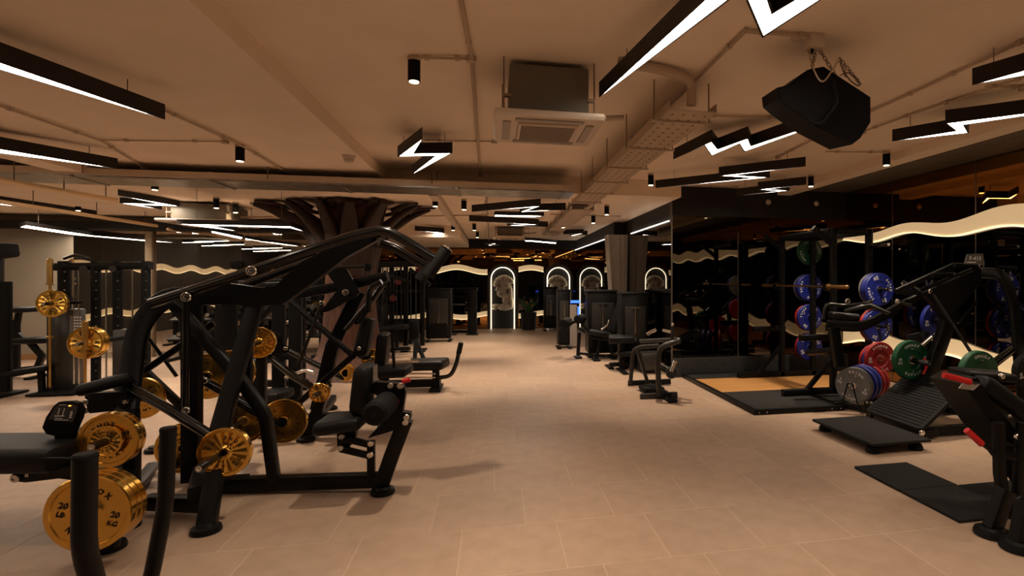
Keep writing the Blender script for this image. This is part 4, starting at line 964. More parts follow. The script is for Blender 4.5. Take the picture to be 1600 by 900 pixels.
# bench press station far left
t = thing('preacher_bench', 'black bench with raised arm pad before the beige wall', 'gym bench', Z(40, 590)); D = 8.9
part('arm_pad', B().pad(P(14, 484, D), P(66, 483, D), .5, .08), VINYL, t)
pbar(t, 'pad_arm', [(30, 486, D), (24, 520, D), (40, 532, D)], .07, .07); pbar(t, 'post', [(24, 500, D), (24, 585, D)], .09, .1)
part('seat', B().pad(P(34, 532, D - .2), P(92, 530, D - .2), .4, .09), VINYL, t)
pbar(t, 'seat_post', [(46, 534, D - .2), (66, 556, D - .2), (58, 576, D - .2)], .07, .08)
pbar(t, 'base', [(10, 580, D), (80, 572, D)], .09, .08)
for u in (14, 62): part('end_foot', B().box(Vector((P(u, 584, D).x, P(u, 584, D).y, .02)), (.1, .5, .04), b=.01), BLACKP, t)
part('cap', B().ball(P(26, 482, D - .1), .05, 12, (1.4, 1, .6)), RUBBER, t)
t = thing('incline_bench', 'black flat bench with upright post cut by the left edge', 'gym bench', Z(12, 617)); D = 7.5
pbar(t, 'post', [(9, 440, D), (9, 612, D)], .09, .11); part('base', B().box(P(8, 616, D), (.22, .5, .03), b=.01), BLACKP, t)
part('bench_pad', B().pad(P(-40, 592, D + .1), P(74, 575, D + .1), .3, .08), VINYL, t); pbar(t, 'bench_leg', [(64, 578, D + .1), (66, 612, D + .1)], .06, .07); part('front_foot', B().box(P(66, 613, D + .1), (.1, .45, .03), b=.01), BLACKP, t)
ptube(t, 'bar_catch', [(-30, 490, D), (9, 492, D)], .03); part('top_hood', B().pad(P(-20, 395, D + .2), P(14, 390, D + .2), .3, .2), RUBBER, t); pbar(t, 'hood_post', [(2, 400, D + .2), (4, 600, D + .2)], .05, .05, STEELG)

# dumbbell rack with single dumbbells before the back mirrors
rk = thing('dumbbell_rack', 'three tier black dumbbell rack before the back mirrors', 'rack', (-4.9, 12.3, 0))
for x in (-6.2, -4.9, -3.6):
    wbar(rk, 'rack_post', [(x, 12.55, .02), (x, 12.5, 1.25)], .07, .07); part('rack_foot', B().box((x, 12.35, .03), (.07, .7, .06), b=.01), BLACKP, rk)
for k, z in enumerate((.45, .82, 1.18)): part('rack_shelf', B().box((-4.9, 12.3 + .08*k, z), (2.75, .26, .03), rot=Matrix.Rotation(.25, 3, 'X'), b=.005), BLACKP, rk)
db = None
for k, z in enumerate((.45, .82, 1.18)):
    for i in range(11):
        x = -6.05 + i*.23; y = 12.28 + .08*k
        lab = 'dumbbell %d from the left on the %s rack tier' % (i + 1, ('bottom', 'middle', 'top')[k])
        lab = '%s black hex dumbbell from the left on the %s rack tier' % (('first', 'second', 'third', 'fourth', 'fifth', 'sixth', 'seventh', 'eighth', 'ninth', 'tenth', 'eleventh')[i], ('bottom', 'middle', 'top')[k])
        if db is None:
            db = thing('dumbbell', lab, 'dumbbell', (x, y, z + .075), group='rack dumbbells')
            link('handle', B().lathe([(.014, -.07), (.017, 0), (.014, .07)], ax=(0, 1, 0), k=10).mesh('db_handle', CHROME), db)
            for s in (-1, 1):
                link('head', B().lathe([(.04, .055), (.058, .065), (.058, .13), (.045, .14)], ax=(0, s, 0), k=8).mesh('db_head', RUBBER), db)
                link('end_cap', B().lathe([(.036, .14), (.034, .143)], ax=(0, s, 0), k=12).mesh('db_cap', CHROME), db)
        else:
            q = copy_tree(db); q.location = (x, y, z + .075); q['label'] = lab

# ================================================================== CENTRE BACK
def stack_tower(t, x, y, w_, dpt, h, rz=0.0, front=-1, win=True):
    """selector weight tower in world space: shell, cap, shroud window, selector rod, feet"""
    R = Matrix.Rotation(rz, 3, 'Z'); q = lambda a, b, c: Vector((x, y, 0)) + R @ Vector((a, b, c))
    part('tower_shell', B().box(q(0, 0, h/2 + .04), (w_, dpt, h - .08), rz, b=.035), BLACKP, t)
    part('tower_cap', B().box(q(0, 0, h - .01), (w_*1.05, dpt*1.06, .05), rz, b=.02), RUBBER, t)
    if win:
        o = part('shroud_window', B().box(q(0, front*(dpt/2 + .002), h*.56), (w_*.76, .012, h*.52), rz, b=.004), SMOKED, t)
        part('selector_rod', B().cyl(q(0, front*(dpt/2 + .012), h*.36), q(0, front*(dpt/2 + .012), h*.8), .014, 8), CHROME, o)
        part('rod_crosshead', B().box(q(0, front*(dpt/2 + .014), h*.8), (w_*.3, .012, .018), rz), CHROME, o)
        part('weight_block', B().box(q(0, front*(dpt/2 + .006), h*.22), (w_*.7, .014, h*.26), rz), RUBBER, o)
    for s in (-1, 1): part('tower_foot', B().box(q(s*w_*.45, front*dpt*.2, .02), (.09, dpt*1.2, .04), rz, b=.008), BLACKP, t)

t = thing('weight_stack_machine', 'black weight stack tower with smoked window left of the aisle end', 'gym machine', Z(685, 532)); c_ = Z(685, 534)
stack_tower(t, c_.x, c_.y + .2, .62, .4, 1.36)
part('seat_pad', B().pad(P(628, 512, 13.6), P(664, 511, 13.6), .4, .12), VINYL, t); pbar(t, 'seat_frame', [(646, 515, 13.6), (640, 538, 13.6)], .1, .1); pbar(t, 'base_beam', [(628, 540, 13.6), (672, 537, 13.9)], .09, .07)
pbar(t, 'front_leg', [(655, 512, 13.6), (664, 535, 13.6)], .07, .07)
t = thing('cable_machine', 'dark cable frame with thick right post just left of the far arch', 'gym machine', Z(737, 522)); D = 15.9
pbar(t, 'post', [(738, 452, D), (738, 520, D)], .24, .26); pbar(t, 'post', [(704, 452, D), (704, 520, D)], .12, .14)
pbar(t, 'top_beam', [(698, 453, D), (746, 452, D)], .14, .1); pbar(t, 'low_beam', [(703, 518, D), (738, 518, D)], .08, .07); pbar(t, 'mid_beam', [(704, 464, D), (738, 464, D)], .05, .06)
for u in (704, 738): part('floor_plate', B().box(Z(u, 522, .015), (.34, .4, .03), b=.01), BLACKP, t)
part('shelf', B().box(P(712, 476, D - .2), (.5, .3, .04), b=.01), STEELG, t)
# cable crossover cluster behind the tree
t = thing('multi_cable_station', 'tall black multi station cable machine right of the tree trunk', 'gym machine', Z(625, 545)); D = 12.2
for u in (592, 612, 634, 660):
    pbar(t, 'post', [(u, 412, D), (u, 540, D)], .09, .1)
    part('post_foot', B().box(Vector((P(u, 540, D).x, P(u, 540, D).y, .02)), (.16, .5, .04), b=.01), BLACKP, t)
pbar(t, 'top_beam', [(586, 414, D), (668, 412, D)], .1, .12); pbar(t, 'mid_beam', [(592, 456, D), (660, 455, D)], .06, .06); pbar(t, 'low_beam', [(592, 500, D), (660, 500, D)], .06, .06)
for u in (598, 605, 620, 627, 642, 650): ptube(t, 'guide_rod', [(u, 418, D - .1), (u, 535, D - .1)], .012, STEELG)
for u, v in ((601, 520), (624, 518), (647, 516)): part('weight_block', B().box(P(u, v, D - .1), (.2, .2, .45), b=.01), RUBBER, t)
for u, v in ((614, 466), (622, 440), (655, 423)): part('red_wheel', B().lathe([(.06, -.03), (.075, -.02), (.075, .02), (.06, .03)], P(u, v, D - .25), (0, 1, 0), k=18), mat('dark_red_wheel', (.09, .004, .008), .5) if 'dark_red_wheel' not in MATS else MATS['dark_red_wheel'], t)
for a, b in (((600, 425), (640, 440)), ((640, 420), (672, 446)), ((606, 448), (596, 485))): pbar(t, 'swing_arm', [(*a, D - .3), (*b, D - .3)], .07, .08)
part('seat_pad', B().pad(P(600, 512, D - .5), P(636, 511, D - .5), .35, .1), VINYL, t); pbar(t, 'seat_post', [(620, 514, D - .5), (620, 542, D - .5)], .08, .08)
part('back_pad', B().pad(P(602, 476, D - .5), P(600, 508, D - .5), .35, .1), VINYL, t)
part('base_beam', B().bar([P(598, 546, D - .5), P(640, 544, D - .5)], .08, .07), BLACKP, t)
# small potted plant by the far wall
p = YP(826, 508, 17.6); p.z = 0; t = thing('potted_plant', 'leafy plant with orange blooms between the far arches', 'plant', p)
part('pot', B().lathe([(.16, 0), (.22, .02), (.26, .55), (.23, .56), (.2, .5)], p, k=18), PANELB, t)
for k in range(16):
    a = k*2.4; L = .35 + .2*random.random(); d_ = Vector((math.cos(a)*.35, math.sin(a)*.35, 1)).normalized()
    b0 = p + Vector((math.cos(a)*.06, math.sin(a)*.06, .5)); part('leaf', B().sweep([b0, b0 + d_*L*.5, b0 + d_*L + Vector((math.cos(a)*.14, math.sin(a)*.14, .05))], rrect(.07, .008, .003), (-math.sin(a), math.cos(a), 0), [(.5, 1), (1, 1), (.1, 1)]), LEAF, t)
for k in range(4): part('bloom', B().ball(p + Vector((.1*math.cos(k*1.9), -.12, .78 + .05*k)), .035, 8), mat('orange_bloom', (.6, .15, .04), .6) if 'orange_bloom' not in MATS else MATS['orange_bloom'], t)

# ================================================================== RIGHT OF THE AISLE
def leg_machine(c, label, w_=.62, h=1.36, rz=0.0, seat=True, s=1.0, dpt=.42, screen=False):
    t = thing('selector_machine', label, 'gym machine', (c[0], c[1], 0)); x, y = c
    stack_tower(t, x, y, w_, dpt, h, rz)
    R = Matrix.Rotation(rz, 3, 'Z'); q = lambda a, b, z: Vector((x, y, 0)) + R @ Vector((a, b, z))
    if screen:
        part('blue_screen', B().box(q(w_*.5 + .12, -dpt*.5, h*.80), (.22, .02, .06), rz), BLUEL, t); part('blue_strip', B().box(q(w_*.5 + .2, -dpt*.45, h*.62), (.05, .02, .26), rz), BLUEL, t)
        part('pale_panel', B().box(q(w_*.5 + .07, -dpt*.5, h*.42), (.16, .02, h*.66), rz), mat('pale_grey_panel', (.32, .28, .25), .5) if 'pale_grey_panel' not in MATS else MATS['pale_grey_panel'], t)
    return t, q
leg_machine(tuple(Z(860, 516)[:2]), 'farthest black weight tower by the second arch', .42, 1.36)
leg_machine(tuple(Z(880, 543)[:2]), 'narrow black weight tower with blue lit screen beside it', .28, 1.36, screen=True)
t, q = leg_machine((2.2, 11.25), 'wide black weight tower with leg extension seat before the pillar', .62, 1.37)
D = 11.0
part('seat_pad', B().pad(P(921, 518, D), P(955, 524, D), .45, .11), VINYL, t)
part('back_pad', B().pad(P(957, 518, D - .1), P(972, 472, D), .42, .12), VINYL, t)
pbar(t, 'seat_frame', [(922, 526, D), (940, 530, D), (960, 528, D)], .08, .07); pbar(t, 'front_leg', [(905, 520, D), (903, 555, D)], .06, .07, bend=0); pbar(t, 'front_leg', [(940, 528, D), (931, 560, 10.9)], .06, .07)
pbar(t, 'base_beam', [(903, 552, D), (945, 556, D)], .06, .05); pbar(t, 'lever_arm', [(884, 508, D), (905, 500, D), (922, 522, D)], .06, .06); part('shin_roller', B().cyl(P(880, 506, D - .2), P(888, 503, D + .25), .1, 18, cap=.02), RUBBER, t)
part('thigh_roller', B().cyl(P(903, 499, D - .2), P(910, 497, D + .2), .09, 18, cap=.02), RUBBER, t); ptube(t, 'grip', [(940, 515, D - .3), (950, 508, D - .3), (952, 500, D - .3)], .02, CHROME)
ptube(t, 'arm_rest', [(968, 499, D - .1), (990, 506, D - .1)], .03); pbar(t, 'rear_beam', [(955, 530, D), (956, 552, D)], .07, .08); part('rear_foot', B().box(Z(956, 558, .02), (.1, .5, .04)), BLACKP, t)
for u, v in ((903, 558), (931, 562)): part('end_foot', B().box(Z(u, v, .015), (.14, .3, .03), b=.008), BLACKP, t)
t, q = leg_machine((2.50, 9.75), 'large black weight tower at the mirror corner behind the glute bench', .50, 1.36)
D = 9.7
part('seat_pad', B().pad(P(951, 530, D), P(990, 529, D), .5, .12), VINYL, t)
pbar(t, 'seat_post', [(972, 538, D), (972, 574, D)], .09, .11); pbar(t, 'base_beam', [(952, 570, D), (1010, 566, D + .1)], .09, .07); part('end_foot', B().box(Z(972, 580, .015), (.1, .6, .03), b=.008), BLACKP, t); part('end_foot', B().box(Z(952, 573, .015), (.1, .4, .03), b=.008), BLACKP, t)
part('step_box', B().box(P(1014, 563, 9.4), (.34, .4, .28), b=.015), STEELG, t); part('lower_pad', B().pad(P(966, 552, D), P(996, 550, D), .4, .1), VINYL, t)

# grey tubular glute bench
t = thing('glute_kickback_bench', 'grey tubular kickback bench with chrome grips beside the aisle', 'gym bench', Z(1020, 612))
D = 7.4
ptube(t, 'front_hoop', [(985, 600, 8.15), (989, 548, 8.15), (1000, 542, 8.1), (1030, 540, 8.0)], .032, STEELG, bend=.15)
ptube(t, 'main_hoop', [(1030, 618, 7.25), (1027, 560, 7.25), (1032, 542, 7.25), (1062, 532, 7.3)], .038, STEELG, bend=.18)
part('front_floor_bar', B().bar([P(981, 599, 8.25), P(1048, 596, 8.25)], .08, .06, (0, 0, 1)), BLACKP, t); part('rear_floor_bar', B().bar([P(1000, 620, 7.3), P(1058, 617, 7.35)], .08, .06, (0, 0, 1)), STEELG, t)
part('centre_rail', B().bar([P(1012, 600, 8.2), P(1046, 618, 7.15)], .07, .06, (0, 0, 1)), BLACKP, t); part('rail_foot', B().box(Z(1049, 625, .025), (.12, .16, .05), b=.01), RUBBER, t)
part('knee_pad', B().box(Z(1018, 607, .05) , (.3, .34, .07), b=.02), RUBBER, t)
ptube(t, 'chest_rail', [(1001, 533, 7.9), (1062, 530, 7.4)], .03, STEELG); ptube(t, 'grip', [(1011, 523, 7.8), (1016, 519, 7.8), (1025, 515, 7.8)], .025, CHROME); ptube(t, 'grip', [(1050, 536, 7.35), (1051, 510, 7.35)], .022, STEELG)
part('grip_cap', B().ball(P(1051, 507, 7.35), .025, 10), CHROME, t); ptube(t, 'grip', [(1036, 516, 7.5), (1049, 519, 7.4)], .02, CHROME)
ptube(t, 'kick_lever', [(1025, 566, 7.4), (1046, 578, 7.3), (1050, 582, 7.25)], .03, STEELG); part('kick_roller', B().cyl(P(1049, 583, 7.1), P(1049, 580, 7.45), .075, 18, cap=.015), STEELG, t); ptube(t, 'kick_stub', [(1049, 581, 7.1), (1055, 563, 7.1)], .026, CHROME)
pbar(t, 'strut', [(996, 545, 8.1), (1012, 598, 8.1)], .05, .05, STEELG)

# lifting platform
t = thing('lifting_platform', 'lifting platform with oak centre and black rubber ends', 'lifting platform', (4.1, 7.2, 0))
x0, x1, y0, y1 = 3.0, 5.35, 5.92, 8.46
xm = 4.2
for a, b, c_, d_ in ((x0, x0 + .05, y0, y1), (x1 - .05, x1, 7.0, y1), (x0 + .05, xm, y0, y0 + .05), (x0 + .05, x1 - .05, y1 - .05, y1), (xm - .05, xm, y0 + .05, 7.0), (xm, x1, 6.95, 7.0)):
    part('steel_edge', B().box(((a+b)/2, (c_+d_)/2, .03), (b-a, d_-c_, .06), b=.004), BLACKP, t)
for u in (.06, .16, 1.02, 1.14): part('edge_bolt', B().lathe([(.008, 0), (.008, .003)], (x0 + u, y0 - .001, .03), (0, -1, 0), k=8), CHROME, t)
part('rubber_tile', B().box(((x0 + xm)/2, (y0 + .05 + 7.0)/2, .028), (xm - x0 - .106, 7.0 - y0 - .056, .052), b=.005), MATR, t)
for xa, xb in ((x0 + .05, 4.14), (4.14, x1 - .05)):
    part('rubber_tile', B().box(((xa+xb)/2, (8.0 + y1 - .05)/2, .028), (xb-xa-.006, y1 - .056 - 8.0, .052), b=.005), MATR, t)
for i in range(6):
    ya = 7.0 + i*(1.0/6); part('oak_plank', B().box(((x0+x1)/2, ya + 1/12, .028), (x1-x0-.104, 1/6 - .004, .05), b=.002), OAK, t)
t = thing('rubber_mat', 'dark rubber mat between the platform and the rolling plate rack', 'mat', (4.75, 6.65, 0), group='loose rubber mats'); part('mat_slab', B().box((4.77, 6.65, .012), (1.1, .56, .022), b=.004), MATR, t)

# power rack with plate storage and barbell
rk = thing('power_rack', 'black power rack with plate storage on the platform', 'rack', (4.8, 7.3, 0)); XF, XB, YN, YFa = 4.5, 5.05, 6.6, 7.95
for x in (XF, XB):
    for y in (YN, YFa):
        o = wbar(rk, 'upright', [(x, y, .06), (x, y, 2.3)], .08, .08)
        for k in range(14): part('hole', B().cyl((x, y - .042, .5 + k*.12), (x, y - .040, .5 + k*.12), .009, 8), STEELG, o)
    wbar(rk, 'cross_member', [(x, YN, 2.26), (x, YFa, 2.26)], .08, .08, n=(0, 0, 1))
for y in (YN, YFa):
    wbar(rk, 'side_rail', [(XF, y, 2.26), (XB, y, 2.26)], .08, .08); wbar(rk, 'base_rail', [(XF - .75, y, .1), (XB + .3, y, .1)], .08, .08)
    wbar(rk, 'base_gusset', [(XF - .4, y, .12), (XF, y, .55)], .06, .06); wbar(rk, 'top_gusset', [(XF - .3, y, 2.3), (XF + .02, y, 2.05)], .06, .07)
    wbar(rk, 'safety_arm', [(XF - .5, y, .82), (XF + .05, y, .82)], .07, .08); part('bar_hook', B().prism([(XF - .14, y - .03, 1.46), (XF - .04, y - .03, 1.44), (XF - .04, y - .03, 1.56), (XF - .06, y - .03, 1.56), (XF - .07, y - .03, 1.49), (XF - .12, y - .03, 1.49), (XF - .12, y - .03, 1.54), (XF - .14, y - .03, 1.54)], (0, .06, 0)), BLACKP, rk)
for y, s in ((YN, -1), (YFa, 1)):
    for z in (2.06, 1.47, .98, .5): horn(rk, (XB, y + s*.04, z), .34, .025, s=s)
bb = thing('barbell', 'bronze and steel barbell racked on the power rack', 'barbell', (XF - .1, 7.27, 1.51)); xb, zb = XF - .095, 1.505
part('shaft', B().cyl((xb, 6.6 - .02, zb), (xb, 7.95 + .02, zb), .014, 12), mat('bronze_shaft', (.42, .24, .10), .35, metal=1), bb)
for s, y in ((-1, 6.58), (1, 7.97)):
    part('sleeve', B().lathe([(.02, 0), (.04, .002), (.04, .02), (.025, .024), (.025, .42), (.02, .425)], (xb, y, zb), (0, s, 0), k=16), MATS['bronze_shaft'], bb)
names = {2.06: 'top', 1.47: 'second', .98: 'third', .5: 'bottom'}
for side, y, s in (('near', YN, -1), ('far', YFa, 1)):
    for z, kinds in ((2.06, ('green',) if s > 0 else ()), (1.47, ('grey', 'blue', 'blue')), (.98, ('red', 'blue')), (.5, ('red', 'blue'))):
        off = .07
        for i, kd in enumerate(kinds if s < 0 else tuple(reversed(kinds))):
            th = .03 if kd == 'grey' else .055; off += th/2
            pos = ('inner', 'middle', 'outer')[i] if len(kinds) == 3 else 'alone' if len(kinds) == 1 else ('inner', 'outer')[i]
            plate(kd, (XB, y + s*(off + .0), z), .44, '%s bumper plate %s on the %s storage peg at the %s rack side' % (kd, pos, names[z], side), ang=.25*i + z, th=th); off += th/2 + .006

# storage toaster rack with plates
rk = thing('plate_toaster_rack', 'low black rolling rack holding grey blue and red plates', 'rack', Z(1350, 632)); D = 7.0
pA, pB_ = Vector((4.30, 5.92, 0)), Vector((5.0, 6.3, 0)); ax = (pB_ - pA); ax.z = 0; ax.normalize(); sd = Vector((-ax.y, ax.x, 0))
for s in (-1, 1): part('floor_rail', B().bar([pA + sd*s*.16 + Vector((0, 0, .05)) - ax*.12, pA + sd*s*.16 + Vector((0, 0, .05)) + ax*.7], .05, .05, (0, 0, 1)), BLACKP, rk)
for k in (0, .62): part('cross_bar', B().bar([pA + ax*k - sd*.2 + Vector((0, 0, .04)), pA + ax*k + sd*.2 + Vector((0, 0, .04))], .06, .05, (0, 0, 1)), BLACKP, rk)
for k, q_ in enumerate((-.06, .13, .24, .35, .46, .57)):
    m_ = pA + ax*q_; part('divider', B().tube([m_ - sd*.10 + Vector((0, 0, .06)), m_ - sd*.03 + Vector((0, 0, .33)), m_ + sd*.03 + Vector((0, 0, .33)), m_ + sd*.10 + Vector((0, 0, .06))], .009, 8), BLACKP, rk)
for k, (q_, kd, lab, dia) in enumerate(((.02, 'grey', 'grey plate first in the low rolling rack', .44), (.075, 'grey', 'second grey plate in the low rolling rack', .44), (.185, 'blue', 'blue plate third in the low rolling rack', .45), (.295, 'blue', 'blue plate fourth in the low rolling rack', .45), (.405, 'red', 'red plate near the end of the low rolling rack', .45), (.515, 'red', 'last red plate in the low rolling rack', .45))):
    c_ = pA + ax*q_; c_.z = dia/2 + .08; plate(kd, c_, dia, lab, ang=.2*k - .3, th=.045 if kd == 'grey' else .06, face=-ax)

# squat machine: inclined foot plate, rails, carriage
t = thing('squat_press_machine', 'black plate loaded squat machine with ribbed inclined foot plate', 'gym machine', (4.8, 5.2, 0))
fa, fb, fc, fd = Vector((4.10, 5.42, .13)), Vector((4.10, 4.60, .13)), Vector((4.78, 4.80, .46)), Vector((4.78, 5.62, .46))
fb2, fc2 = Vector((4.10, 4.62, .13)), Vector((4.80, 4.84, .44)); ex = (fd - fa); ey = (fb - fa)
nrm = ey.cross(ex).normalized(); nrm = nrm if nrm.z > 0 else -nrm
o = part('foot_plate', B().prism([fa + ex*.03 + ey*.0, fa + ex*.0 + ey*.05, fa + ey*.95, fa + ex*.03 + ey, fa + ex*.97 + ey, fa + ex + ey*.95, fa + ex + ey*.05, fa + ex*.97], -nrm*.035), RUBBER, t)
for k in range(15):
    p0 = fa + ex*(.06 + k*.062) + nrm*.002; part('rib', B().bar([p0 + ey*.05, p0 + ey*.95], .012, .008, nrm, r=.002), VINYL, o)
part('plate_bracket', B().box((4.25, 5.0, .06), (.2, .7, .06), b=.01), BLACKP, t); bolt(t, (4.13, 4.62, .09), .03)
wbar(t, 'base_rail', [(4.2, 4.75, .06), (5.9, 4.75, .06)], .08, .09); wbar(t, 'base_rail', [(4.2, 5.5, .06), (5.9, 5.5, .06)], .08, .09); wbar(t, 'base_cross', [(5.4, 4.6, .06), (5.4, 5.65, .06)], .08, .08, n=(0, 0, 1))
D = 6.1
wbar(t, 'tower_post', [P(1446, 600, 6.2), P(1475, 520, 6.3), P(1498, 430, 6.4)], .10, .15)
pbar(t, 'front_lever', [(1292, 505, 6.7), (1352, 508, 6.6), (1405, 478, 6.45), (1454, 455, 6.35), (1462, 440, 6.35)], .06, .085, bend=.12)
pbar(t, 'front_lever', [(1290, 512, 7.3), (1345, 514, 7.2), (1400, 486, 7.05)], .06, .08, bend=.1)
for a, b in (((1400, 455), (1492, 414)), ((1438, 455), (1534, 417))): pbar(t, 'head_rail', [(*a, 6.3), (*b, 6.35)], .05, .06)
for a, b in (((1401, 456), (1440, 458)), ((1455, 430), (1488, 429)), ((1491, 414), (1533, 416))): pbar(t, 'head_rung', [(*a, 6.3), (*b, 6.33)], .05, .05)
part('side_plate', B().prism([P(u, v, 6.25) for u, v in ((1440, 458), (1534, 418), (1540, 424), (1535, 440), (1500, 480), (1478, 500), (1455, 470))], (0, .08, 0)), BLACKP, t)
bolt(t, P(1534, 416, 6.2), .035); bolt(t, P(1454, 455, 6.2), .03); bolt(t, P(1325, 471, 6.5), .035)
pbar(t, 'rear_arch', [(1534, 426, 6.1), (1566, 428, 6.0), (1584, 470, 5.95), (1592, 560, 5.9), (1600, 640, 5.9), (1602, 700, 5.95)], .07, .12, bend=.25, r=.03)
ptube(t, 'gas_strut', [(1458, 460, 6.2), (1520, 555, 6.0), (1540, 582, 5.9)], .018); pbar(t, 'brace', [(1496, 505, 6.3), (1528, 470, 6.3)], .03, .03)
ptube(t, 'shoulder_yoke', [(1286, 500, 6.6), (1290, 474, 6.6), (1320, 478, 6.6), (1354, 474, 6.5), (1362, 470, 6.5)], .022, BLACKG, bend=.08); ptube(t, 'shoulder_yoke', [(1320, 486, 6.55), (1358, 476, 6.5), (1390, 490, 6.4)], .028); ptube(t, 'grip', [(1410, 440, 6.4), (1440, 456, 6.3)], .022); part('grip_ball', B().ball(P(1412, 443, 6.4), .03, 10), CHROME, t); part('grip_ball', B().ball(P(1402, 471, 6.4), .032, 10), CHROME, t); ptube(t, 'grip', [(1402, 471, 6.4), (1424, 476, 6.35)], .02)
part('shoulder_pad', B().pad(P(1296, 492, 6.75), P(1340, 496, 6.7), .26, .09, r=.04), VINYL, t)
part('back_carriage', B().pad(P(1432, 520, 6.5), P(1456, 600, 6.4), .3, .12), VINYL, t)
pbar(t, 'carriage_frame', [(1302, 512, 6.75), (1312, 572, 6.75)], .09, .12); pbar(t, 'low_arm', [(1262, 551, 7.5), (1314, 546, 6.85)], .07, .08)
o = part('placard', B().prism([P(u, v, 6.1) for u, v in ((1508, 412), (1512, 397), (1536, 396), (1539, 414))], FWD*.02), mat('grey_placard', (.10, .095, .09), .4), t)
part('placard_print', B().text('F-415', Matrix.Translation(P(1524, 404, 6.09)) @ Matrix.Rotation(-TH, 4, 'Z') @ Matrix.Rotation(PI/2, 4, 'X'), .06), WHITEINK, o)
part('placard_line', B().box(P(1518, 410, 6.09), (.10, .003, .012), -TH), WHITEINK, o)
hA = P(1416, 561, 6.35); hB = P(1520, 580, 5.75); hC = P(1457, 501, 6.95); horn(t, hA, .34, .03); horn(t, hB, .2, .03); horn(t, hC, .2, .03)
wbar(t, 'horn_arm', [hA + Vector((0, .03, 0)), P(1452, 555, 6.4)], .07, .07); ptube(t, 'horn_arm', [(1540, 578, 5.8), (1590, 540, 5.95)], .045); wbar(t, 'horn_arm', [hB + Vector((0, .03, 0)), P(1542, 578, 5.8)], .06, .06); wbar(t, 'horn_arm', [hC + Vector((0, .03, 0)), P(1480, 505, 6.6)], .06, .06)
ptube(t, 'chrome_release', [(1440, 540, 6.2), (1456, 526, 6.2)], .025, CHROME); ptube(t, 'red_stop', [(1444, 560, 6.2), (1448, 575, 6.2), (1443, 585, 6.2)], .02, REDG)
ptube(t, 'step_bar', [(1494, 632, 5.7), (1520, 630, 5.7)], .02, GOLDB); pbar(t, 'rear_strut', [(1480, 640, 5.9), (1560, 650, 5.9)], .06, .07)
plate('green', hA + Vector((0, -.06, 0)), .45, 'green bumper plate on the front horn of the squat machine', ang=0.05, th=.08)
plate('green', hB + Vector((0, -.06, 0)), .45, 'green bumper plate behind the red handled machine', ang=-.1, th=.08)
plate('blue', hC + Vector((0, -.06, 0)), .45, 'dark blue plate under the squat machine head rails', ang=.15, th=.06)
plate('red', P(1374, 560, 6.9), .42, 'red plate peeking from behind the front green plate', ang=.1, th=.06); 
plate('black', P(1606, 580, 5.4), .34, 'small black plate at the right edge', ang=.3, th=.07)

# low foot platform of the same corner
t = thing('step_platform', 'low black rubber topped platform on round feet near the squat machine', 'platform', (3.66, 4.8, 0))
part('deck', B().box((3.66, 4.8, .098), (.64, .92, .025), rz=.03, b=.008), MATR, t); part('deck_frame', B().box((3.66, 4.8, .068), (.5, .74, .034), rz=.03), BLACKP, t)
for sx in (-1, 1):
    for sy in (-1, 1): part('foot', B().lathe([(.06, 0), (.065, .01), (.06, .035), (.05, .055)], (3.66 + sx*.23, 4.8 + sy*.37, .001), k=18), RUBBER, t)

# loose rubber mats
for k, (x, y, lab) in enumerate(((3.24, 3.82, 'square black rubber floor mat farthest from the camera'), (3.24, 3.285, 'square black rubber floor mat nearest the camera'), (3.755, 3.285, 'square black rubber floor mat under the foreground machine feet'))):
    t = thing('rubber_mat', lab, 'mat', (x, y, 0), group='loose rubber mats'); part('mat_slab', B().box((x, y, .011), (.51, .53, .02), b=.004), MATR, t); part('corner_plug', B().lathe([(.006, 0), (.006, .002)], (x + .1, y + .12, .021), k=8), STEELG, t)

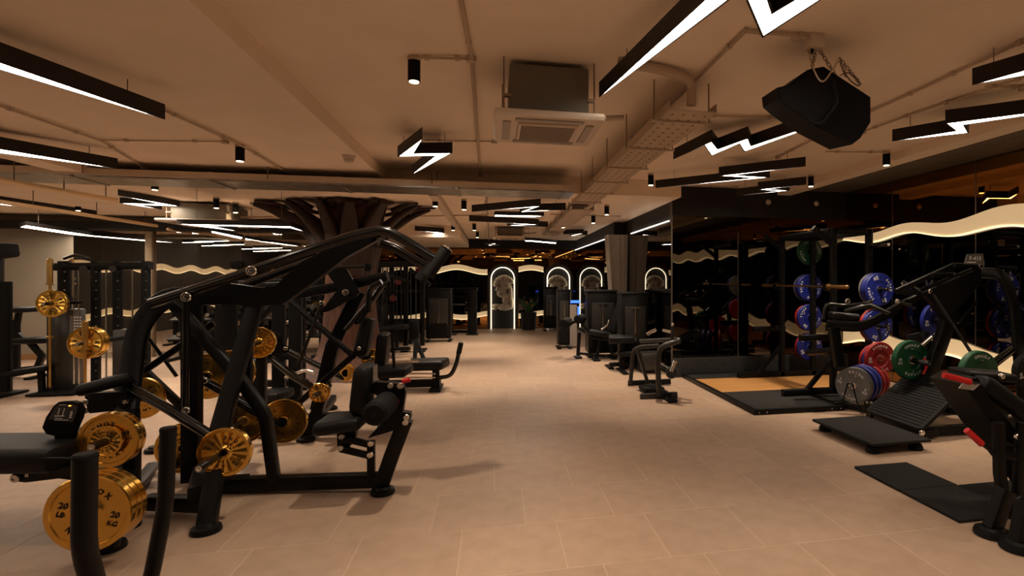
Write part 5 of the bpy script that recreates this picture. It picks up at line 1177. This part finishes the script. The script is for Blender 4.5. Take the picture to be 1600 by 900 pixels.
# foreground machine with red levers
t = thing('hack_lever_machine', 'black padded machine with red levers cut by the right edge', 'gym machine', Z(1575, 850)); D = 3.5
for (u0, v0, u1, v1, d0) in ((1550, 836, 1572, 765, 3.41), (1592, 858, 1604, 785, 3.23)):
    g = Z(u0, v0); foot(t, g, .10); wbar(t, 'foot_post', [g + Vector((0, 0, .04)), P(u1, v1, d0 + .02)], .075, .10)
part('pivot_block', B().cyl(P(1578, 792, 3.5), P(1600, 795, 3.4), .08, 20, cap=.015), BLACKP, t)
pbar(t, 'riser', [(1568, 778, 3.5), (1562, 740, 3.5), (1560, 660, 3.5)], .05, .07); pbar(t, 'riser', [(1590, 782, 3.5), (1594, 720, 3.5), (1598, 660, 3.5)], .05, .07); pbar(t, 'riser_link', [(1564, 708, 3.5), (1596, 718, 3.5)], .04, .05); pbar(t, 'riser_link', [(1562, 690, 3.5), (1598, 700, 3.5)], .02, .02)
part('pad_board', B().prism([P(u, v, 3.55) for u, v in ((1505, 601), (1520, 592), (1528, 590), (1545, 620), (1660, 760), (1660, 800), (1585, 702), (1558, 674), (1516, 616))], (0, .28, 0)), BLACKP, t)
part('chest_pad', B().pad(P(1512, 594, 3.75), P(1660, 700, 3.75), .34, .13, r=.05), VINYL, t)
part('top_pad', B().pad(P(1496, 582, 3.85), P(1572, 588, 3.85), .26, .06, r=.028), VINYL, t)
part('steel_end_plate', B().prism([P(u, v, 3.525) for u, v in ((1499, 607), (1506, 598), (1531, 601), (1521, 610))], FWD*.012), mat('brushed_plate', (.5, .48, .46), .5, metal=.2), t)
bolt(t, P(1565, 588, 3.7), .02); bolt(t, P(1577, 650, 3.53), .012); bolt(t, P(1590, 682, 3.5), .022)
ptube(t, 'red_lever_grip', [(1474, 586, 3.5), (1516, 597, 3.5)], .020, REDG); ptube(t, 'red_lever_grip', [(1510, 672, 3.5), (1534, 694, 3.5)], .021, REDG); ptube(t, 'lever_rod', [(1534, 694, 3.5), (1552, 708, 3.5), (1564, 712, 3.5)], .01); ptube(t, 'lever_rod', [(1516, 597, 3.5), (1530, 600, 3.55)], .01)
part('foot_rest', B().pad(P(1534, 684, 4.1), P(1580, 684, 4.1), .2, .04), RUBBER, t); pbar(t, 'rest_arm', [(1575, 686, 4.1), (1610, 700, 3.8)], .05, .05)
